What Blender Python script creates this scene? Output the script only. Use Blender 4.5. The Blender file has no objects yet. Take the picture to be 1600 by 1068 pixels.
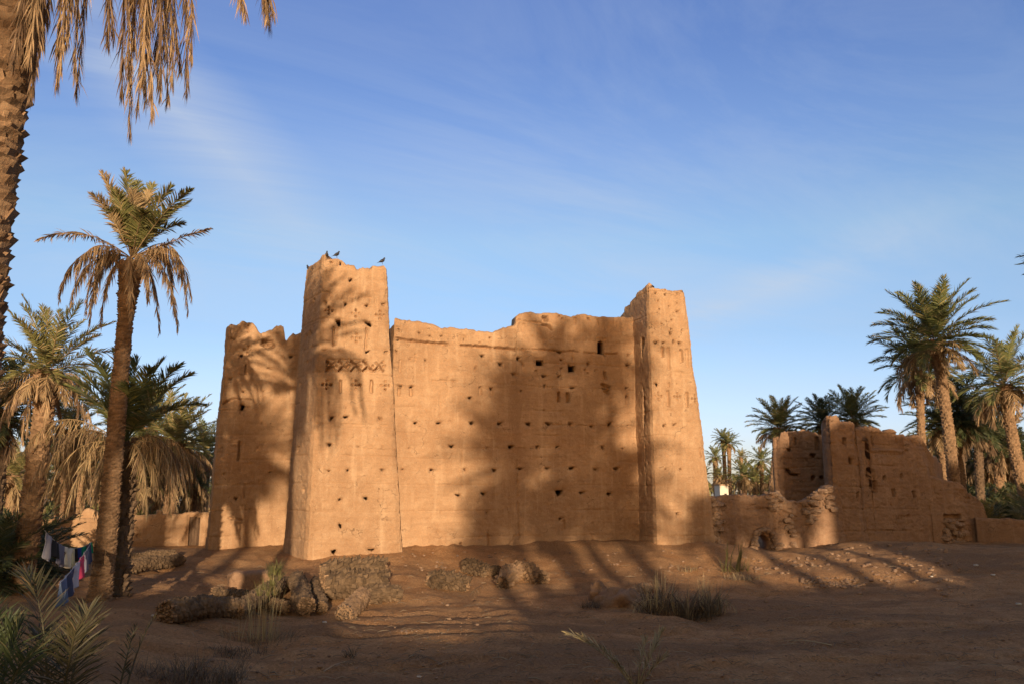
import bpy, math, random
import numpy as np
from mathutils import Vector

# ------------------------------------------------------------------ camera, sky, sun, exposure
SC = bpy.context.scene
COL = SC.collection
F = 1289.0                      # focal length in pixels of the 1600 px wide photograph
PITCH = math.radians(10.72)
CAMZ = 2.1
cam = bpy.data.cameras.new('camera')
cam.sensor_width = 36; cam.lens = F / 1600 * 36
cam.clip_start = 0.05; cam.clip_end = 3000
camo = bpy.data.objects.new('camera', cam); COL.objects.link(camo)
camo.location = (0, 0, CAMZ); camo.rotation_euler = (math.pi / 2 + PITCH, 0, 0)
SC.camera = camo

SUN_EL, SUN_AZ = 6.2, 173.0     # azimuth clockwise from +Y; the sun stands behind the camera
_e, _a = math.radians(SUN_EL), math.radians(SUN_AZ)
SUND = np.array([-math.sin(_a) * math.cos(_e), -math.cos(_a) * math.cos(_e), -math.sin(_e)])   # light travels this way
W = bpy.data.worlds.new("World"); SC.world = W; W.use_nodes = True
nt = W.node_tree; N = nt.nodes; L = nt.links
bg = N['Background']
sky = N.new('ShaderNodeTexSky'); sky.sky_type = 'NISHITA'; sky.sun_disc = False
sky.sun_elevation = _e; sky.sun_rotation = _a
sky.air_density = 1; sky.dust_density = 1; sky.ozone_density = 1
tc = N.new('ShaderNodeTexCoord'); sep = N.new('ShaderNodeSeparateXYZ'); L.new(tc.outputs['Generated'], sep.inputs[0])
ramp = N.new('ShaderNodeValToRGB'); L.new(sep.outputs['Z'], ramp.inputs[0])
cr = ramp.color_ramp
stops = [(0.0, (.40, .46, .98)), (.052, (.39, .44, .88)), (.12, (.37, .41, .66)), (.19, (.34, .39, .58)), (.30, (.40, .45, .585)), (.40, (.35, .40, .61)), (.5, (.30, .355, .60)), (.62, (.31, .36, .63)), (.8, (.60, .60, .82)), (1, (.66, .66, .85))]  # zenith stops above the frame raised to add fill light on the ground
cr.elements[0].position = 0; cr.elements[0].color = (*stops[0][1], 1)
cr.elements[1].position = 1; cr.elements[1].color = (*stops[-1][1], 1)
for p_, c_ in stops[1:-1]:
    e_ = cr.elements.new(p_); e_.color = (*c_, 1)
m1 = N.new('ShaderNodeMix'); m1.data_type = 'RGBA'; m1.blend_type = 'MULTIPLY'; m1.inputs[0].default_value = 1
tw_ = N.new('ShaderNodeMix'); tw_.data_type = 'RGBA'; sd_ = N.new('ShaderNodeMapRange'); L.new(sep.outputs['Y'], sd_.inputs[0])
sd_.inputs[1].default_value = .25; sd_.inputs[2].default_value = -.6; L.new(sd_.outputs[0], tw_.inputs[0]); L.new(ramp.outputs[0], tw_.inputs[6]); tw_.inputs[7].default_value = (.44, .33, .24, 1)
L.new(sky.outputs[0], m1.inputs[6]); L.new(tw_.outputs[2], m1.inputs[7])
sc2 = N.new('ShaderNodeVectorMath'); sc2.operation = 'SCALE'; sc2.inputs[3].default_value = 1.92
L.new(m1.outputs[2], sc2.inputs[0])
# cirrus: thin streaks in the sky dome
def wmath(op, a, b=None, c=None):
    n = N.new('ShaderNodeMath'); n.operation = op
    for i, v in enumerate((a, b, c)):
        if v is None: continue
        if isinstance(v, (int, float)): n.inputs[i].default_value = v
        else: L.new(v, n.inputs[i])
    return n.outputs[0]
zz = wmath('ADD', sep.outputs['Z'], 0.12)
cx = wmath('DIVIDE', sep.outputs['X'], zz); cy = wmath('DIVIDE', sep.outputs['Y'], zz)
comb = N.new('ShaderNodeCombineXYZ'); L.new(cx, comb.inputs[0]); L.new(cy, comb.inputs[1])
mp = N.new('ShaderNodeMapping'); mp.vector_type = 'TEXTURE'; mp.inputs['Rotation'].default_value = (0, 0, math.radians(28)); mp.inputs['Scale'].default_value = (1.9, .8, 1)
L.new(comb.outputs[0], mp.inputs[0])
n1 = N.new('ShaderNodeTexNoise'); n1.inputs['Scale'].default_value = 1.3; n1.inputs['Detail'].default_value = 10; n1.inputs['Roughness'].default_value = .66; n1.inputs['Distortion'].default_value = .9
L.new(mp.outputs[0], n1.inputs['Vector'])
n2 = N.new('ShaderNodeTexNoise'); n2.inputs['Scale'].default_value = .55; n2.inputs['Detail'].default_value = 3; L.new(comb.outputs[0], n2.inputs['Vector'])
c1 = wmath('MULTIPLY_ADD', n1.outputs[0], 3.2, -1.35); c2 = wmath('MULTIPLY_ADD', n2.outputs[0], 2.4, -.60)
veil = N.new('ShaderNodeMath'); veil.operation = 'MULTIPLY'; veil.use_clamp = True; L.new(c1, veil.inputs[0]); L.new(c2, veil.inputs[1])
# denser streaks lying along two lines of the dome
def streak(az0, el0, az1, el1, width, gain):
    """distance of the view direction to the great circle through two directions, limited around their middle"""
    def d(az, el):
        az, el = math.radians(az), math.radians(el)
        return Vector((math.sin(az) * math.cos(el), math.cos(az) * math.cos(el), math.sin(el)))
    p, q = d(az0, el0), d(az1, el1); nn = p.cross(q).normalized(); mid = (p + q).normalized(); ext = math.cos(p.angle(mid))
    v1 = N.new('ShaderNodeVectorMath'); v1.operation = 'DOT_PRODUCT'; L.new(tc.outputs['Generated'], v1.inputs[0]); v1.inputs[1].default_value = nn
    v2 = N.new('ShaderNodeVectorMath'); v2.operation = 'DOT_PRODUCT'; L.new(tc.outputs['Generated'], v2.inputs[0]); v2.inputs[1].default_value = mid
    wob = wmath('MULTIPLY_ADD', n2.outputs[0], .10, -.05)
    a = wmath('ABSOLUTE', wmath('ADD', v1.outputs['Value'], wob))
    a = N.new('ShaderNodeMath') if False else a
    s = wmath('SUBTRACT', 1.0, wmath('DIVIDE', a, width))
    m = N.new('ShaderNodeMath'); m.operation = 'MAXIMUM'; L.new(s, m.inputs[0]); m.inputs[1].default_value = 0
    mr = N.new('ShaderNodeMapRange'); L.new(v2.outputs['Value'], mr.inputs[0]); mr.inputs[1].default_value = ext - .01; mr.inputs[2].default_value = 1; mr.clamp = True
    w_ = wmath('MULTIPLY', wmath('MULTIPLY', m.outputs[0], mr.outputs[0]), gain)
    g_ = wmath('MULTIPLY_ADD', n1.outputs[0], 2.2, -.45)
    return wmath('MULTIPLY', w_, g_)
st = wmath('ADD', streak(-32, 30, -13, 17, .075, 1.1), streak(8, 11, 27, 16, .035, .7))
st = wmath('ADD', st, streak(-33, 12, 20, 22, .13, .4))
tot = N.new('ShaderNodeMath'); tot.operation = 'ADD'; tot.use_clamp = True
L.new(wmath('MULTIPLY', veil.outputs[0], .42), tot.inputs[0]); L.new(wmath('MULTIPLY', st, .62), tot.inputs[1])
horizon_fade = N.new('ShaderNodeMapRange'); L.new(sep.outputs['Z'], horizon_fade.inputs[0]); horizon_fade.inputs[1].default_value = .0; horizon_fade.inputs[2].default_value = .15
cf = wmath('MULTIPLY', tot.outputs[0], horizon_fade.outputs[0])
mx = N.new('ShaderNodeMix'); mx.data_type = 'RGBA'; L.new(cf, mx.inputs[0]); L.new(sc2.outputs[0], mx.inputs[6])
mx.inputs[7].default_value = (2.45, 2.75, 3.2, 1)
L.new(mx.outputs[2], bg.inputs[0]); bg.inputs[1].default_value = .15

sl = bpy.data.lights.new('sun', 'SUN'); sl.energy = 3.7; sl.angle = math.radians(.55); sl.color = (1, .765, .51)
so = bpy.data.objects.new('sun', sl); COL.objects.link(so); so.location = (5, -30, 12)
so.rotation_euler = Vector(SUND).to_track_quat('-Z', 'Y').to_euler()
SC.view_settings.view_transform = 'Standard'; SC.view_settings.look = 'None'; SC.view_settings.gamma = 1
SC.view_settings.exposure = .69
SC.render.engine = 'CYCLES'
SC.cycles.max_bounces = 6; SC.cycles.diffuse_bounces = 3; SC.cycles.transparent_max_bounces = 8

# ------------------------------------------------------------------ helpers
FWD = np.array([0, math.cos(PITCH), math.sin(PITCH)]); UPV = np.array([0, -math.sin(PITCH), math.cos(PITCH)])
CAM = np.array([0, 0, CAMZ])
def ray(px, py):
    return FWD + np.array([(px - 800) / F, 0, 0]) + UPV * ((534 - py) / F)
def at(px, py, Y):
    """the world point that stands at depth Y where the photo shows (px, py)"""
    d = ray(px, py); return CAM + d * (Y / d[1])
def on_plane(px, py, p0, n):
    d = ray(px, py); return CAM + d * (np.dot(np.asarray(p0) - CAM, n) / np.dot(d, n))

def _h(ix, iy, iz, seed):
    h = (ix.astype(np.int64) * 374761393 + iy.astype(np.int64) * 668265263 + iz.astype(np.int64) * 2147483647 + seed * 974634777) & 0xffffffff
    h = ((h ^ (h >> 13)) * 1274126177) & 0xffffffff
    h = (h ^ (h >> 16)) & 0xffffffff
    return h / 4294967295.0
def vn(x, y, z=0.0, seed=0):
    x, y, z = np.broadcast_arrays(np.asarray(x, float), np.asarray(y, float), np.asarray(z, float))
    ix, iy, iz = np.floor(x), np.floor(y), np.floor(z)
    fx, fy, fz = x - ix, y - iy, z - iz
    fx = fx * fx * (3 - 2 * fx); fy = fy * fy * (3 - 2 * fy); fz = fz * fz * (3 - 2 * fz)
    r = 0
    for dx in (0, 1):
        for dy in (0, 1):
            for dz in (0, 1):
                r = r + _h(ix + dx, iy + dy, iz + dz, seed) * (fx if dx else 1 - fx) * (fy if dy else 1 - fy) * (fz if dz else 1 - fz)
    return r * 2 - 1
def fbm(x, y, z=0.0, o=3, seed=0):
    r = 0; a = 1; t = 0
    for k in range(o):
        r = r + a * vn(np.asarray(x) * 2 ** k, np.asarray(y) * 2 ** k, np.asarray(z) * 2 ** k, seed + k * 17); t += a; a *= .5
    return r / t
def sst(x, a, b):
    t = np.clip((x - a) / (b - a), 0, 1); return t * t * (3 - 2 * t)

class MB:
    """collects vertices and faces, links them as ONE mesh object"""
    def __init__(s): s.v = []; s.f = []; s.n = 0; s.m = []
    def add(s, v, faces, mi=0):
        v = np.asarray(v, float).reshape(-1, 3); s.v.append(v)
        if not isinstance(faces, (list, tuple)): faces = [faces]
        for f in faces:
            f = np.asarray(f, np.int64)
            if f.size: s.f.append(f + s.n); s.m.append(np.full(len(f), mi))
        s.n += len(v)
    def mesh(s, name, mats, smooth=False):
        me = bpy.data.meshes.new(name)
        V = np.concatenate(s.v); me.vertices.add(len(V)); me.vertices.foreach_set('co', V.astype(np.float32).ravel())
        lens = np.concatenate([np.full(len(f), f.shape[1]) for f in s.f]); idx = np.concatenate([f.ravel() for f in s.f])
        me.loops.add(len(idx)); me.loops.foreach_set('vertex_index', idx.astype(np.int32))
        me.polygons.add(len(lens)); st_ = np.concatenate([[0], np.cumsum(lens)[:-1]])
        me.polygons.foreach_set('loop_start', st_.astype(np.int32)); me.polygons.foreach_set('loop_total', lens.astype(np.int32))
        if not isinstance(mats, (list, tuple)): mats = [mats]
        for m in mats: me.materials.append(m)
        if len(mats) > 1: me.polygons.foreach_set('material_index', np.concatenate(s.m).astype(np.int32))
        me.polygons.foreach_set('use_smooth', np.full(len(lens), smooth))
        me.update(calc_edges=True); me.validate()
        return me
    def build(s, name, mats, parent=None, smooth=False, loc=None):
        o = bpy.data.objects.new(name, s.mesh(name, mats, smooth)); COL.objects.link(o)
        if parent is not None: o.parent = parent
        if loc is not None: o.location = loc
        return o
def tag(o, label, cat, group=None, kind=None):
    if label: o['label'] = label
    if cat: o['category'] = cat
    if group: o['group'] = group
    if kind: o['kind'] = kind
    return o
def thing(name, label, cat, loc=(0, 0, 0), group=None, rz=0):
    o = bpy.data.objects.new(name, None); COL.objects.link(o); o.location = loc; o.rotation_euler = (0, 0, rz); o.empty_display_size = .2
    return tag(o, label, cat, group)
def own(me, name, parent, loc=(0, 0, 0), rot=(0, 0, 0), sc=(1, 1, 1)):
    o = bpy.data.objects.new(name, me); COL.objects.link(o); o.parent = parent; o.location = loc; o.rotation_euler = rot; o.scale = sc
    return o

# ------------------------------------------------------------------ materials
def mat(name):
    m = bpy.data.materials.new(name); m.use_nodes = True
    return m, m.node_tree.nodes, m.node_tree.links, m.node_tree.nodes['Principled BSDF']
def mixc(n, l, fac, a, b, mode='MIX'):
    k = n.new('ShaderNodeMix'); k.data_type = 'RGBA'; k.blend_type = mode
    for i, v in ((0, fac), (6, a), (7, b)):
        if hasattr(v, 'is_linked') or hasattr(v, 'links'): l.new(v, k.inputs[i])
        elif isinstance(v, (int, float)): k.inputs[i].default_value = v
        else: k.inputs[i].default_value = (*v, 1)
    return k.outputs[2]
def rampf(n, l, v, a, b):
    k = n.new('ShaderNodeMapRange'); l.new(v, k.inputs[0]); k.inputs[1].default_value = a; k.inputs[2].default_value = b; return k.outputs[0]
def noise(n, l, vec, scale, detail=4, rough=.6, dist=0):
    k = n.new('ShaderNodeTexNoise'); k.inputs['Scale'].default_value = scale; k.inputs['Detail'].default_value = detail
    k.inputs['Roughness'].default_value = rough; k.inputs['Distortion'].default_value = dist; l.new(vec, k.inputs['Vector']); return k.outputs[0]
def mapping(n, l, vec, sc, rot=(0, 0, 0)):
    k = n.new('ShaderNodeMapping'); k.inputs['Scale'].default_value = sc; k.inputs['Rotation'].default_value = rot; l.new(vec, k.inputs[0]); return k.outputs[0]

def adobe(name, base, dark, pale, bump=.55, strata=.6):
    m, n, l, b = mat(name)
    g = n.new('ShaderNodeNewGeometry').outputs['Position']
    big = noise(n, l, g, .45, 5, .6); mid = noise(n, l, g, 2.6, 5, .65, .3); fine = noise(n, l, g, 30, 4, .7)
    st_ = noise(n, l, mapping(n, l, g, (.7, .7, 7)), 1, 5, .65, .2)
    drip = noise(n, l, mapping(n, l, g, (5, 5, .5)), 1, 4, .6)
    c = mixc(n, l, rampf(n, l, big, .32, .68), dark, base)
    c = mixc(n, l, wm(n, l, 'MULTIPLY', rampf(n, l, mid, .45, .75), .5), c, pale)
    c = mixc(n, l, wm(n, l, 'MULTIPLY', rampf(n, l, st_, .5, .72), strata), c, dark)
    c = mixc(n, l, wm(n, l, 'MULTIPLY', rampf(n, l, drip, .54, .72), .5), c, pale)
    stain = noise(n, l, mapping(n, l, g, (1.1, 1.1, .35)), 1, 6, .7, .8)
    c = mixc(n, l, wm(n, l, 'MULTIPLY', rampf(n, l, stain, .52, .64), .7), c, dark)
    dv = n.new('ShaderNodeVectorMath'); dv.operation = 'ADD'; dn = n.new('ShaderNodeTexNoise'); dn.inputs['Scale'].default_value = 2.2; dn.inputs['Detail'].default_value = 5; l.new(g, dn.inputs['Vector'])
    l.new(mapping(n, l, g, (1, 1, .8)), dv.inputs[0]); l.new(dn.outputs['Color'], dv.inputs[1])
    ck = n.new('ShaderNodeTexVoronoi'); ck.feature = 'DISTANCE_TO_EDGE'; ck.inputs['Scale'].default_value = .75; l.new(dv.outputs[0], ck.inputs['Vector'])
    crack = wm(n, l, 'MULTIPLY', rampf(n, l, ck.outputs['Distance'], .011, .003), rampf(n, l, mid, .50, .62))
    c = mixc(n, l, wm(n, l, 'MULTIPLY', crack, .7), c, tuple(v * .45 for v in dark))
    vz = n.new('ShaderNodeTexVoronoi'); vz.inputs['Scale'].default_value = 16; l.new(g, vz.inputs['Vector'])
    c = mixc(n, l, wm(n, l, 'MULTIPLY', wm(n, l, 'LESS_THAN', vz.outputs['Distance'], .16), .45), c, pale)
    c = mixc(n, l, 1.0, c, mixc(n, l, rampf(n, l, fine, .3, .7), (.86, .855, .85), (1.10, 1.10, 1.10)), 'MULTIPLY')
    l.new(c, b.inputs['Base Color']); b.inputs['Roughness'].default_value = .95; b.inputs['Specular IOR Level'].default_value = .15
    h = wm(n, l, 'ADD', wm(n, l, 'MULTIPLY', noise(n, l, g, 7, 7, .75), .9), wm(n, l, 'MULTIPLY', st_, .5))
    h = wm(n, l, 'ADD', h, wm(n, l, 'MULTIPLY', noise(n, l, g, 60, 3, .7), .14))
    h = wm(n, l, 'SUBTRACT', h, wm(n, l, 'MULTIPLY', crack, .5))
    bp = n.new('ShaderNodeBump'); bp.inputs['Strength'].default_value = bump; bp.inputs['Distance'].default_value = .06
    l.new(h, bp.inputs['Height']); l.new(bp.outputs[0], b.inputs['Normal'])
    return m
def wm(n, l, op, a, b_=None):
    k = n.new('ShaderNodeMath'); k.operation = op
    for i, v in enumerate((a, b_)):
        if v is None: continue
        if isinstance(v, (int, float)): k.inputs[i].default_value = v
        else: l.new(v, k.inputs[i])
    return k.outputs[0]
M = {}
M['adobe'] = adobe('adobe', (.44, .275, .157), (.32, .19, .105), (.56, .385, .24))
M['adobe_red'] = adobe('adobe_red', (.33, .20, .122), (.25, .148, .09), (.42, .275, .175), .9, .7)
M['adobe_pale'] = adobe('adobe_pale', (.46, .30, .18), (.38, .24, .14), (.52, .36, .23))
M['stone'] = adobe('stone', (.34, .22, .14), (.22, .14, .095), (.43, .31, .21), .8, .2)
M['plaster'] = adobe('plaster', (.72, .66, .55), (.60, .54, .44), (.78, .72, .62), .1, .1)

def ground_mat():
    m, n, l, b = mat('dirt')
    g = n.new('ShaderNodeNewGeometry').outputs['Position']
    big = noise(n, l, mapping(n, l, g, (.35, 1.1, 1)), .5, 5, .6, .6); mid = noise(n, l, g, 1.8, 6, .65, .4)
    fine = noise(n, l, g, 22, 5, .75); gr = noise(n, l, g, 120, 3, .7)
    c = mixc(n, l, rampf(n, l, mid, .35, .68), (.44, .235, .110), (.62, .37, .19))
    c = mixc(n, l, wm(n, l, 'MULTIPLY', rampf(n, l, big, .47, .58), .85), c, (.34, .20, .11))   # debris-strewn grey patches
    tw = n.new('ShaderNodeTexVoronoi'); tw.inputs['Scale'].default_value = 14; tw.inputs['Randomness'].default_value = 1
    l.new(mapping(n, l, g, (1, 2.3, 1)), tw.inputs['Vector'])
    sp = n.new('ShaderNodeMath'); sp.operation = 'LESS_THAN'; l.new(tw.outputs['Distance'], sp.inputs[0]); sp.inputs[1].default_value = .13
    spk = wm(n, l, 'MULTIPLY', sp.outputs[0], rampf(n, l, mid, .45, .62))
    c = mixc(n, l, wm(n, l, 'MULTIPLY', spk, .7), c, (.46, .33, .22))
    c = mixc(n, l, 1.0, c, mixc(n, l, rampf(n, l, fine, .28, .72), (.55, .53, .51), (1.3, 1.28, 1.26)), 'MULTIPLY')
    c = mixc(n, l, 1.0, c, mixc(n, l, rampf(n, l, gr, .3, .7), (.78, .77, .76), (1.2, 1.2, 1.2)), 'MULTIPLY')
    l.new(c, b.inputs['Base Color']); b.inputs['Roughness'].default_value = .97; b.inputs['Specular IOR Level'].default_value = .1
    h = wm(n, l, 'ADD', wm(n, l, 'MULTIPLY', noise(n, l, g, 5, 7, .72), 1.0), wm(n, l, 'MULTIPLY', gr, .3))
    cv = n.new('ShaderNodeTexVoronoi'); cv.inputs['Scale'].default_value = 26; l.new(g, cv.inputs['Vector'])
    clod = wm(n, l, 'MULTIPLY', rampf(n, l, cv.outputs['Distance'], .5, .05), rampf(n, l, mid, .45, .6))
    h = wm(n, l, 'ADD', h, wm(n, l, 'MULTIPLY', clod, .35))
    h = wm(n, l, 'ADD', h, wm(n, l, 'MULTIPLY', fine, .7))
    bp = n.new('ShaderNodeBump'); bp.inputs['Strength'].default_value = .9; bp.inputs['Distance'].default_value = .10
    l.new(h, bp.inputs['Height']); l.new(bp.outputs[0], b.inputs['Normal'])
    return m
M['dirt'] = ground_mat()

def leaf(name, c1, c2, c3, trans=.25, rough=.55):
    m, n, l, b = mat(name)
    geo = n.new('ShaderNodeNewGeometry'); oi = n.new('ShaderNodeObjectInfo')
    c = mixc(n, l, geo.outputs['Random Per Island'], c1, c2)
    k = wm(n, l, 'GREATER_THAN', geo.outputs['Random Per Island'], .86)
    c = mixc(n, l, k, c, c3)
    c = mixc(n, l, 1.0, c, mixc(n, l, oi.outputs['Random'], (.85, .87, .8), (1.12, 1.1, 1.1)), 'MULTIPLY')
    l.new(c, b.inputs['Base Color']); b.inputs['Roughness'].default_value = rough; b.inputs['Specular IOR Level'].default_value = .35
    t = n.new('ShaderNodeBsdfTranslucent'); l.new(c, t.inputs[0])
    mx_ = n.new('ShaderNodeMixShader'); mx_.inputs[0].default_value = trans
    l.new(b.outputs[0], mx_.inputs[1]); l.new(t.outputs[0], mx_.inputs[2]); l.new(mx_.outputs[0], n['Material Output'].inputs[0])
    return m
M['green'] = leaf('palm_green', (.13, .155, .055), (.21, .215, .085), (.32, .26, .12))
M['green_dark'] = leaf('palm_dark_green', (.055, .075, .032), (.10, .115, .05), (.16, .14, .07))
M['olive'] = leaf('palm_olive', (.17, .17, .06), (.26, .235, .095), (.40, .30, .15))
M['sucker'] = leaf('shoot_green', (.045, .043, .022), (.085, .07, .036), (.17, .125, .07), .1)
M['dry'] = leaf('dry_frond', (.33, .225, .125), (.46, .33, .19), (.22, .14, .08), .2, .7)
M['dry_dark'] = leaf('dry_frond_brown', (.15, .095, .06), (.24, .16, .095), (.34, .24, .14), .15, .7)
M['straw'] = leaf('straw', (.40, .31, .17), (.56, .45, .27), (.27, .20, .11), .2, .7)
M['grey_grass'] = leaf('grey_grass', (.14, .105, .075), (.24, .185, .13), (.36, .29, .20), .15, .8)
M['twig'] = leaf('dark_twig', (.085, .062, .045), (.14, .105, .075), (.22, .17, .12), .05, .8)

def bark(name, a, b_, c_):
    m, n, l, b = mat(name)
    geo = n.new('ShaderNodeNewGeometry'); g = geo.outputs['Position']
    x = noise(n, l, g, 7, 5, .7, .3); y = noise(n, l, mapping(n, l, g, (30, 30, 6)), 1, 4, .7)
    c = mixc(n, l, rampf(n, l, x, .32, .68), a, b_)
    c = mixc(n, l, wm(n, l, 'MULTIPLY', rampf(n, l, y, .5, .72), .6), c, c_)
    c = mixc(n, l, 1.0, c, mixc(n, l, geo.outputs['Random Per Island'], (.68, .66, .64), (1.2, 1.18, 1.15)), 'MULTIPLY')
    l.new(c, b.inputs['Base Color']); b.inputs['Roughness'].default_value = .9; b.inputs['Specular IOR Level'].default_value = .2
    bp = n.new('ShaderNodeBump'); bp.inputs['Strength'].default_value = .6; bp.inputs['Distance'].default_value = .02
    l.new(wm(n, l, 'ADD', y, x), bp.inputs['Height']); l.new(bp.outputs[0], b.inputs['Normal'])
    return m
M['bark'] = bark('palm_bark', (.20, .125, .075), (.30, .195, .115), (.38, .26, .155))
M['bark_dark'] = bark('palm_bark_dark', (.10, .07, .048), (.17, .115, .075), (.23, .16, .10))
M['bark_log'] = bark('weathered_palm_wood', (.10, .068, .042), (.19, .128, .078), (.065, .045, .03))
def plain(name, c, rough=.8, var=.15):
    m, n, l, b = mat(name)
    g = n.new('ShaderNodeTexCoord').outputs['Object']
    x = noise(n, l, g, 14, 4, .6)
    l.new(mixc(n, l, x, tuple(v * (1 - var) for v in c), tuple(min(1, v * (1 + var)) for v in c)), b.inputs['Base Color'])
    b.inputs['Roughness'].default_value = rough
    return m

# ------------------------------------------------------------------ ground
def G0(x, y):
    x = np.asarray(x, float); y = np.asarray(y, float)
    g = .45 * sst(y, 23, 30) + .35 * (1 - sst(y, 1, 9))
    g = g + .22 * np.exp(-(((x - 13.5) / 3.6) ** 2 + ((y - 30.3) / 1.7) ** 2)) - .12 * sst(x, 8, 14) * sst(y, 26, 30)                 # rubble mound
    g = g + .25 * np.exp(-(((x - 4.5) / 4) ** 2 + ((y - 28.8) / 1.1) ** 2))
    g = g 
    g = g - .25 * sst(y, 40, 60)
    cu, su = math.cos(math.radians(16)), math.sin(math.radians(16)); dx, dy = x + 3.64, y - 27.3; u = dx * cu + dy * su; v = -dx * su + dy * cu
    vf = -1.3 * (1 - sst(u, -.2, .6)) - 1.3 * sst(u, 9.2, 10)      # soil washed down against the foot of the walls
    w_ = sst(u, -7.5, -4) * (1 - sst(u, 10.5, 14))
    bank = np.clip((v - vf + 3.4) / 3.4, 0, 1); bank = .55 * bank + .45 * bank ** 3
    g = g + w_ * (.06 + .08 * sst(u, -4, -1) * (1 - sst(u, 3, 6))) * bank * (1 - sst(v, 1, 4))
    g = g - .42 * sst(x + .22 * y, -3.6, -.6) * sst(y, 5, 10) * (1 - np.where(w_ > 0, w_ * np.clip((v - vf + 5.5) / 5.5, 0, 1) + (1 - w_) * sst(y, 20, 28), sst(y, 20, 28)))
    g = g - .24 * np.exp(-((x - 9) / 1.9) ** 2 - ((y - 30) / 1.7) ** 2)
    g = g + .20 * np.exp(-((x + 4) / 3.2) ** 2) * sst(y, 18, 25.5)
    return g
def G(x, y):
    x = np.asarray(x, float); y = np.asarray(y, float)
    near = 1 - sst(y, 60, 120)
    g = G0(x, y) + near * (.05 * fbm(x * 2.6, y * 2.2, 5.1, 3, 19) * sst(y, 20, 23) + .15 * fbm(x * .28, y * .5, 3.3, 3, 5) + .075 * fbm(x * 1.1, y * 1.7, 1.1, 3, 9))
    # rutted tracks crossing the foreground
    r = np.abs(fbm(x * .10 + 4, y * .34, .7, 2, 31)); g = g - near * .12 * np.exp(-(r / .05) ** 2) * sst(y, 6, 9) * (1 - sst(y, 24, 26))
    for y0, sl_, off in ((12.2, .22, 0), (12.2, .22, 1.25), (17.5, -.06, 3), (17.5, -.06, 4.2), (9.6, .03, 6)):     # cart ruts
        yy = y - (y0 + (off if off > 2 else off) * (1 if off < 2 else 0) + (off - 3) * (1 if 2 < off < 5 else 0) + sl_ * x + .5 * vn(x * .22, off, 0, 61) + .08 * vn(x * 1.5, off, 0, 62))
        g = g + near * (-.055 * np.exp(-(yy / .13) ** 2) + .03 * np.exp(-((yy - .26) / .12) ** 2)) * sst(vn(x * .5, off, .5, 63), -.7, -.1)
    return g
def Gs(x, y): return float(G(np.array([x]), np.array([y]))[0])
_TT = 2.0 * 1.012 ** np.arange(420)
def ground_hit(px, py):
    """where the ray through (px, py) meets the ground"""
    d = ray(px, py)
    def cross(T):
        P = CAM + d * T[:, None]; h = P[:, 2] - G(P[:, 0], P[:, 1]); k = int(np.argmax(h < 0))
        k = max(k, 1); return T[k - 1], T[k], h[k - 1], h[k]
    a, b, _, _ = cross(_TT)
    a, b, ha, hb = cross(np.linspace(a, b, 12)); t = a + (b - a) * ha / (ha - hb + 1e-9)
    return CAM + d * t

def make_ground():
    th = np.concatenate([np.linspace(-180, -44, 60)[:-1], np.linspace(-44, 44, 640)[:-1], np.linspace(44, 180, 60)[:-1]])
    r = [1.2]
    while r[-1] < 900:
        k = r[-1]; r.append(k * (1.0085 if 7 < k < 34 else 1.02 if k < 60 else 1.06))
    r = np.array(r); T, R = np.meshgrid(np.radians(th), r)
    X = R * np.sin(T); Y = R * np.cos(T)
    fr = (np.abs(T) < math.radians(45)) & (R < 45)
    Z = G(X, Y)
    fine = .045 * fbm(X * 3.4, Y * 4.2, .5, 4, 77) + .012 * vn(X * 17, Y * 19, .2, 91)
    lumps = np.clip(vn(X * 8, Y * 9, 4.1, 15) - .62, 0, 1) * .14 * sst(fbm(X * .5, Y * .8, 2.2, 2, 8), -.05, .35)
    Z = Z + np.where(fr, fine + lumps, 0)
    v = np.stack([X, Y, Z], -1).reshape(-1, 3)
    nr, nc = X.shape; i, j = np.meshgrid(np.arange(nr - 1), np.arange(nc), indexing='ij'); j2 = (j + 1) % nc
    q = np.stack([i * nc + j, i * nc + j2, (i + 1) * nc + j2, (i + 1) * nc + j], -1).reshape(-1, 4)
    mb = MB(); mb.add(v, q[:, ::-1])
    c = len(v); mb.add([[0, 0, Gs(0, 0)]], [])
    jj = np.arange(nc); mb.f.append(np.stack([jj, (jj + 1) % nc, np.full(nc, c)], -1)[:, ::-1]); mb.m.append(np.zeros(nc, int))
    o = mb.build('ground', M['dirt'], smooth=True)
    tag(o, 'reddish brown dusty earth with faint ruts and scattered debris', None, None, 'structure')
make_ground()

# ------------------------------------------------------------------ earthen walls
class Seg:
    """one side of a battered wall: base points b0 b1 at z=0, top points t0 t1 at z=H (x, y)"""
    def __init__(s, b0, b1, t0, t1, H):
        s.b0, s.b1, s.t0, s.t1 = [np.array(v, float) for v in (b0, b1, t0, t1)]; s.H = H
        s.L = np.linalg.norm(s.b1 - s.b0); s.d = (s.b1 - s.b0) / s.L; s.n = np.array([s.d[1], -s.d[0]])
        P0 = np.array([*s.b0, 0]); P1 = np.array([*s.b1, 0]); P2 = np.array([*s.t0, H])
        s.P0 = P0; s.pn = np.cross(P1 - P0, P2 - P0); s.pn /= np.linalg.norm(s.pn)
    def px(s, px, py):
        """(a, z) on this face of the photo pixel"""
        P = on_plane(px, py, s.P0, s.pn); return np.dot(P[:2] - s.b0, s.d), P[2], np.linalg.norm(P - CAM) / F
    def frac(s, a, z):
        w = z / s.H; a0 = np.dot(s.t0 - s.b0, s.d) * w; a1 = s.L + np.dot(s.t1 - s.b1, s.d) * w
        return (a - a0) / (a1 - a0)

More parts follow.
